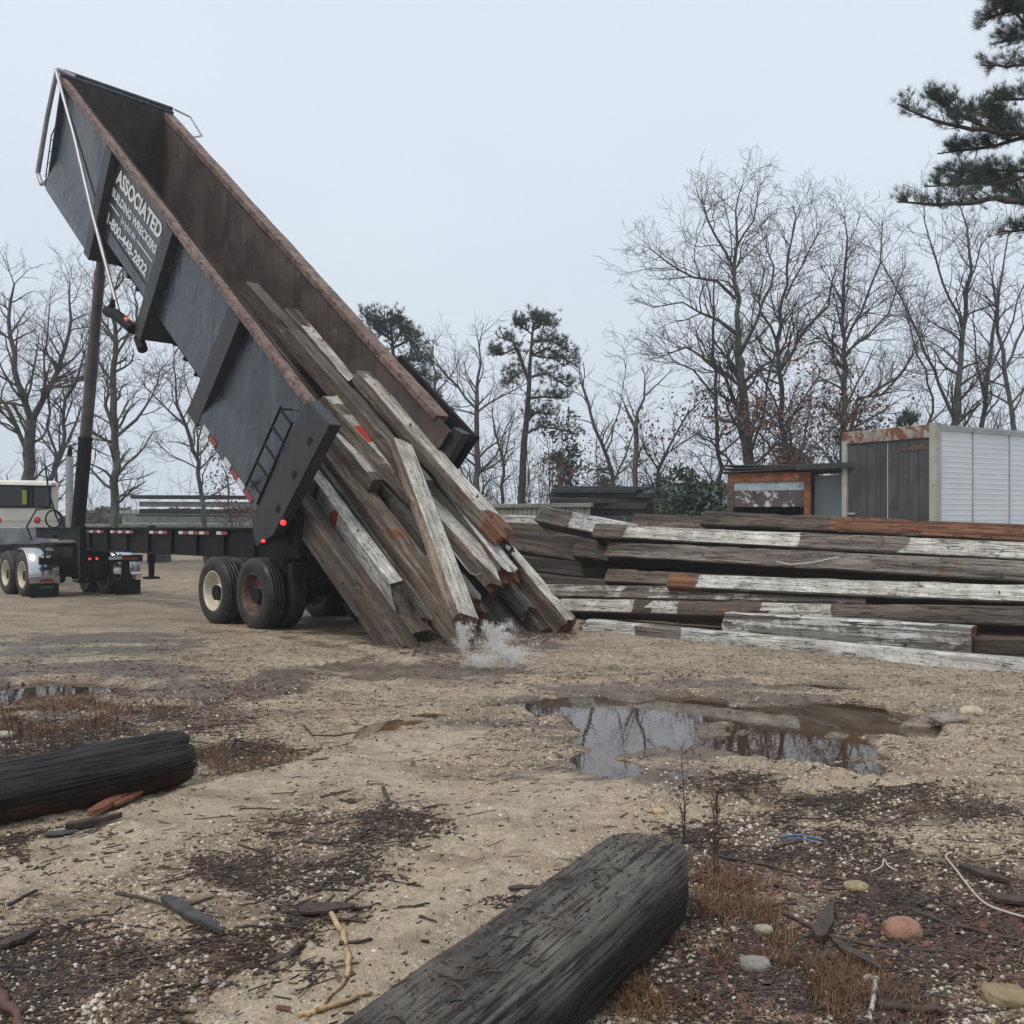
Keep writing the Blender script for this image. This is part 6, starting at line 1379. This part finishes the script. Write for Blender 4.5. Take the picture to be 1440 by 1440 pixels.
stick('reddish stick standing out at the bottom left corner',[(-10,1395),(15,1425),(30,1450)],.022,plain('reddish_stick',(.07,.03,.022),(.12,.05,.035),24))
rrs=random.Random(77)
for i in range(70):
    x,y=rrs.choice([(rrs.gauss(480,75),rrs.gauss(1180,38)),(rrs.gauss(430,90),rrs.gauss(1290,40)),(rrs.gauss(1200,140),rrs.gauss(1290,80)),(rrs.gauss(120,90),rrs.gauss(1380,40))])
    if y<1120 or y>1438 or (480<x<980 and y>1190+ (980-x)*.5-20): continue
    a=rrs.gauss(-.35,.5); l=rrs.uniform(25,75)*(y-700)/600
    stick('short dark wet stick lying in the litter of the foreground',[(x,y),(x+l*.5*math.cos(a),y+l*.5*math.sin(a)*.45+rrs.uniform(-3,3)),(x+l*math.cos(a),y+l*math.sin(a)*.45)],rrs.uniform(.004,.010),DS,group='short dark sticks scattered in the foreground litter',sides=5)
def slab(label,a,b,wd,th,mt,z0=.01,name='plank_scrap',cat='wood scrap',tip=.2):
    A=gp(*a)+ZZ*z0;B=gp(*b)+ZZ*z0; X=(B-A).normalized(); Y_=ZZ.cross(X).normalized(); Zl=X.cross(Y_); L=(B-A).length; m=MB(); n=8; rr=random.Random(int(a[0])); pts=[]
    for i in range(n+1):
        f=i/n; w_=wd*(1-(1-tip)*max(0,(f-.45)/.55)**1.4)*(1-.5*max(0,(.15-f)/.15)) ; o=rr.uniform(-.006,.006)
        for (y,z) in ((-w_/2,0),(w_/2,0),(w_/2,th),(-w_/2,th)): pts.append(A+X*L*f+Y_*(y+o)+Zl*(z+rr.uniform(-.002,.002)))
    fs=[(4*i+j,4*i+(j+1)%4,4*(i+1)+(j+1)%4,4*(i+1)+j) for i in range(n) for j in range(4)]
    m.add(pts,fs+[(3,2,1,0),(4*n,4*n+1,4*n+2,4*n+3)]); return m.build(name,mt,label=label,cat=cat,bevel=.003,origin=A)
SG=plain('slate_grey_wood',(.032,.031,.031),(.07,.068,.066),12,(.85,.95)); RB=plain('reddish_wood_chip',(.13,.045,.025),(.23,.09,.05),30)
slab('blade shaped slate grey plank lying on the litter at the lower left',(228,1268),(316,1318),.055,.02,SG)
slab('reddish brown split of wood leaning under the black log',(128,1152),(186,1120),.07,.03,RB,.02)
slab('smaller reddish brown split below the end of the black log',(160,1140),(238,1098),.05,.02,RB,.02)
slab('black sliver of bark below the black log',(92,1170),(172,1152),.05,.03,DS,.01)
slab('flat dark bark sliver left of the blade shaped plank',(62,1178),(110,1172),.07,.01,SG,.01)
slab('dark slab of bark at the left edge on the sand',(0,1338),(55,1315),.05,.02,DS,.01)
slab('black chunk of bark in the right hand litter above the grey stone',(1150,1328),(1172,1280),.06,.03,DS,.01)
slab('brown plank piece between the grey stone and the whitish stub',(1172,1330),(1240,1372),.045,.02,DS,.01)
slab('dark plank piece at the right edge above the white cord',(1350,1222),(1420,1246),.06,.02,DS,.01)
slab('second dark plank piece at the right edge',(1395,1268),(1470,1276),.07,.02,DS,.01)
slab('flat dark plank piece left of the squared log top',(715,1252),(765,1250),.04,.012,DS,.005)
slab('grey bark piece next to the peeled stick',(420,1283),(500,1278),.09,.015,DS,.005)
def curve_thing(label,pts,r,mt,name,cat,h=.01):
    q=[gp(x,y)+ZZ*h for x,y in pts]; m=MB(); P3=[]
    for i in range(len(q)-1):
        p0=q[max(i-1,0)];p1=q[i];p2=q[i+1];p3=q[min(i+2,len(q)-1)]
        for k in range(6):
            t=k/6; P3.append(.5*((2*p1)+(p2-p0)*t+(2*p0-5*p1+4*p2-p3)*t*t+(3*p1-p0-3*p2+p3)*t**3))
    P3.append(q[-1]); m.tube(P3,r,7); return m.build(name,mt,label=label,cat=cat,origin=q[0])
CW=N('dirty_white_cord').fin((.42,.38,.31),.7)
curve_thing('white cord snaking across the gravel at the right edge',[(1338,1202),(1330,1208),(1344,1226),(1362,1250),(1385,1274),(1420,1288),(1460,1298)],.005,CW,'cord','cord',.012)
curve_thing('small white loop of cord left of the long white cord',[(1225,1230),(1240,1222),(1243,1212),(1250,1222),(1262,1228)],.004,CW,'cord','cord',.012)
BR=N('blue_rope').fin((.09,.13,.26),.7)
curve_thing('thin frayed blue rope lying on the gravel',[(1096,1180),(1120,1177),(1140,1180),(1158,1184)],.006,BR,'rope','rope',.01)
curve_thing('loose end of the frayed blue rope',[(1100,1183),(1125,1181),(1150,1188)],.003,BR,'rope','rope',.008)
def shreds(ob,n,L0,L1):
    rg2=np.random.default_rng(21); P_=[];A_=[]
    bpy.context.view_layer.update()
    for i in range(n):
        x=rg2.uniform(L0,L1); y=rg2.normal(0,.09); hit,loc,nor,_=ob.ray_cast(Vector((x,y,1)),Vector((0,0,-1)))
        if hit and abs(nor.z)>.45: P_.append(ob.matrix_world@loc); 
    if not P_: return
    c=np.array([list(p) for p in P_]); k=len(c); az=math.atan2(ob.matrix_world[1][0],ob.matrix_world[0][0])
    V,Q=boxes(c+np.array([0,0,.0015]),az+rg2.normal(0,.8,k),.006+.045*rg2.random(k)**3,.002+.006*rg2.random(k),.001+.004*rg2.random(k),rg2.normal(0,.15,k))
    o=npmesh('bark_shreds',V,Q,M['litter'],False); tag(o,'small dark shreds of bark and needles lying on the squared log','litter',kind='stuff')
shreds(sqlog,650,.9,3.0)
def weed(label,px,py,hpx,n,seed,spread=.4,bushy=8):
    rr=random.Random(seed); p=gp(px,py); s=p.y/F; Hh=hpx*s; root=None; m=MB(); lm=MB()
    for i in range(n):
        q=p+Vector((rr.gauss(0,.02),rr.gauss(0,.02),0)); d=Vector((rr.gauss(0,spread*.3),rr.gauss(0,spread*.3),1)).normalized(); h=Hh*rr.uniform(.55,1); pts=[q]
        for k in range(6): d=(d+Vector((rr.gauss(0,.06),rr.gauss(0,.06),.02))).normalized(); pts.append(pts[-1]+d*h/6)
        m.tube(pts,[.0035,.003,.003,.0025,.002,.0018,.0012],5)
        for k in range(bushy):
            j=rr.randint(1,5); b=pts[j].lerp(pts[j+1],rr.random()); dd=(d+Vector((rr.gauss(0,.7),rr.gauss(0,.7),rr.uniform(0,.5)))).normalized(); l=rr.uniform(.03,.10); e=b+dd*l
            m.tube([b,b+dd*l*.5,e],[.0015,.0012,.001],4)
            for z in range(4):
                c=b.lerp(e,rr.random()); u=Vector((rr.gauss(0,1),rr.gauss(0,1),rr.gauss(0,1))).normalized()*.007; v=u.orthogonal().normalized()*.003; lm.add([c-u,c+v,c+u,c-v],[(0,1,2,3)])
    root=empty('dead_weed',p,label,'weed','dead weeds in the yard'); m.build('stem',M['litter'],root); lm.build('seed_heads',M['leaf'],root); return root
weed('tallest bushy dead weed just beyond the end of the squared log',1000,1232,128,3,1,.15,26)
weed('thin leafless weed stalk standing before the puddle',948,1180,140,1,2,.3,10)
weed('fine weed stalk left of the tallest bushy one',962,1190,90,2,3,.2,8)
weed('single thin weed growing through the squared log shadow',925,1310,120,1,4,.2,3)
weed('low twiggy dead weed behind the black log, left',22,1050,100,3,5,.4,10)
weed('reddish dead weed behind the middle of the black log',75,1045,60,3,6,.4,10)
weed('dead weed with small pods behind the black log, right',130,1040,70,2,7,.4,10)
weed('small weed in the right hand litter',1175,1235,45,1,8,.3,4)
weed('slender weed stalk over the right end of the black log',165,1035,55,2,9,.3,6)
# clods churned up where the timbers hit the mud
rr=random.Random(6); m=MB()
def clods(n,px,py,sx,sy,seed,label):
    rg2=np.random.default_rng(seed); m=MB(); rr=random.Random(seed)
    for i in range(n):
        p=gp(rr.gauss(px,sx),rr.gauss(py,sy)); r=rr.uniform(.008,.05)
        v=[p+Vector((rr.uniform(.6,1)*r*a,rr.uniform(.6,1)*r*b,rr.uniform(.3,.9)*r*c)) for a,b,c in ((1,0,0),(0,1,0),(-1,0,0),(0,-1,0),(0,0,1),(.6,.6,.5),(-.6,.6,.4))]
        m.add(v,[(0,5,4),(5,1,4),(1,6,4),(6,2,4),(2,3,4),(3,0,4),(0,1,5),(1,2,6)])
    return m.build('mud_clods',plain('dark_mud',(.04,.028,.02),(.09,.065,.045),9),label=label,cat='mud',kind='stuff')
clods(700,762,886,26,7,1,'dark churned mud where the pale grey timber hit the ground'); clods(500,600,905,30,8,2,'dark churned mud around the feet of the sliding timbers')
# water splash: droplets and short streaks thrown up from the mud
def splash():
    rg2=np.random.default_rng(3); V=[];Q=[];c=0
    src=[(gp(652,925),.13,.40,5000),(gp(697,928),.24,.42,11000),(gp(722,938),.34,.22,5000),(gp(675,940),.22,.12,3000)]
    oc=np.array([[1,0,0],[0,1,0],[-1,0,0],[0,-1,0],[0,0,1.6],[0,0,-1.6]]); tr_=np.array([[0,1,4],[1,2,4],[2,3,4],[3,0,4],[1,0,5],[2,1,5],[3,2,5],[0,3,5]])
    VV=[];TT=[]
    for p,w_,h,n in src:
        a=rg2.random(n)*6.28; jet=np.floor(rg2.random(n)*23); ja=jet*.273+rg2.normal(0,.13,n); f=rg2.random(n)**.7
        rad=w_*f*(.3+.9*((jet*7)%5)/5); z=h*(f*1.9-f*f*1.35)*(.5+((jet*3)%7)/7)+rg2.normal(0,.02,n)
        pos=np.array(p)+np.stack([rad*np.cos(ja),rad*np.sin(ja),np.maximum(z,.0)+.02],-1)+rg2.normal(0,1,(n,3))*(.006+.035*rg2.random(n)**3)[:,None]
        s=(.0012+.0035*rg2.random(n)**4)[:,None,None]; st=1+2.5*rg2.random(n)[:,None]
        o=oc[None]*s; d=np.stack([np.cos(ja)*.5,np.sin(ja)*.5,np.ones(n)],-1)
        o=np.concatenate([o[:,:4], (d*s[:,0]*st)[:,None], (-d*s[:,0]*st)[:,None]],1)
        VV.append((pos[:,None]+o).reshape(-1,3)); TT.append((tr_[None]+6*np.arange(n)[:,None,None]+c).reshape(-1,3)); c+=6*n
    n=N('splashing_water'); n.p.inputs['Alpha'].default_value=.55; m_=n.fin((.80,.79,.77),.25,0,None,.6)
    o=npmesh('water_splash',np.concatenate(VV),None,m_,False,np.concatenate(TT)); tag(o,'burst of white muddy water where the brown timber strikes the puddle','splash',kind='stuff')
splash()

# thin mist of the drizzle over the whole yard
def haze():
    me=bpy.data.meshes.new('haze'); x0,x1,y0,y1,z0,z1=-190,190,-60,130,-2.2,22
    v=[(x,y,z) for z in (z0,z1) for y in (y0,y1) for x in (x0,x1)]
    me.from_pydata(v,[],[(0,2,3,1),(4,5,7,6),(0,1,5,4),(2,6,7,3),(0,4,6,2),(1,3,7,5)]); me.update()
    m=bpy.data.materials.new('thin_mist'); m.use_nodes=True; t=m.node_tree; t.nodes.clear()
    o_=t.nodes.new('ShaderNodeOutputMaterial'); p=t.nodes.new('ShaderNodeVolumePrincipled'); p.inputs['Color'].default_value=(.92,.95,1,1); p.inputs['Density'].default_value=HZ; p.inputs['Anisotropy'].default_value=.2
    t.links.new(p.outputs[0],o_.inputs['Volume']); me.materials.append(m); o=bpy.data.objects.new('haze',me); COL.objects.link(o); o['kind']='stuff'; o['label']='thin pale mist over the yard'; o['category']='haze'
HZ=.0016
haze()
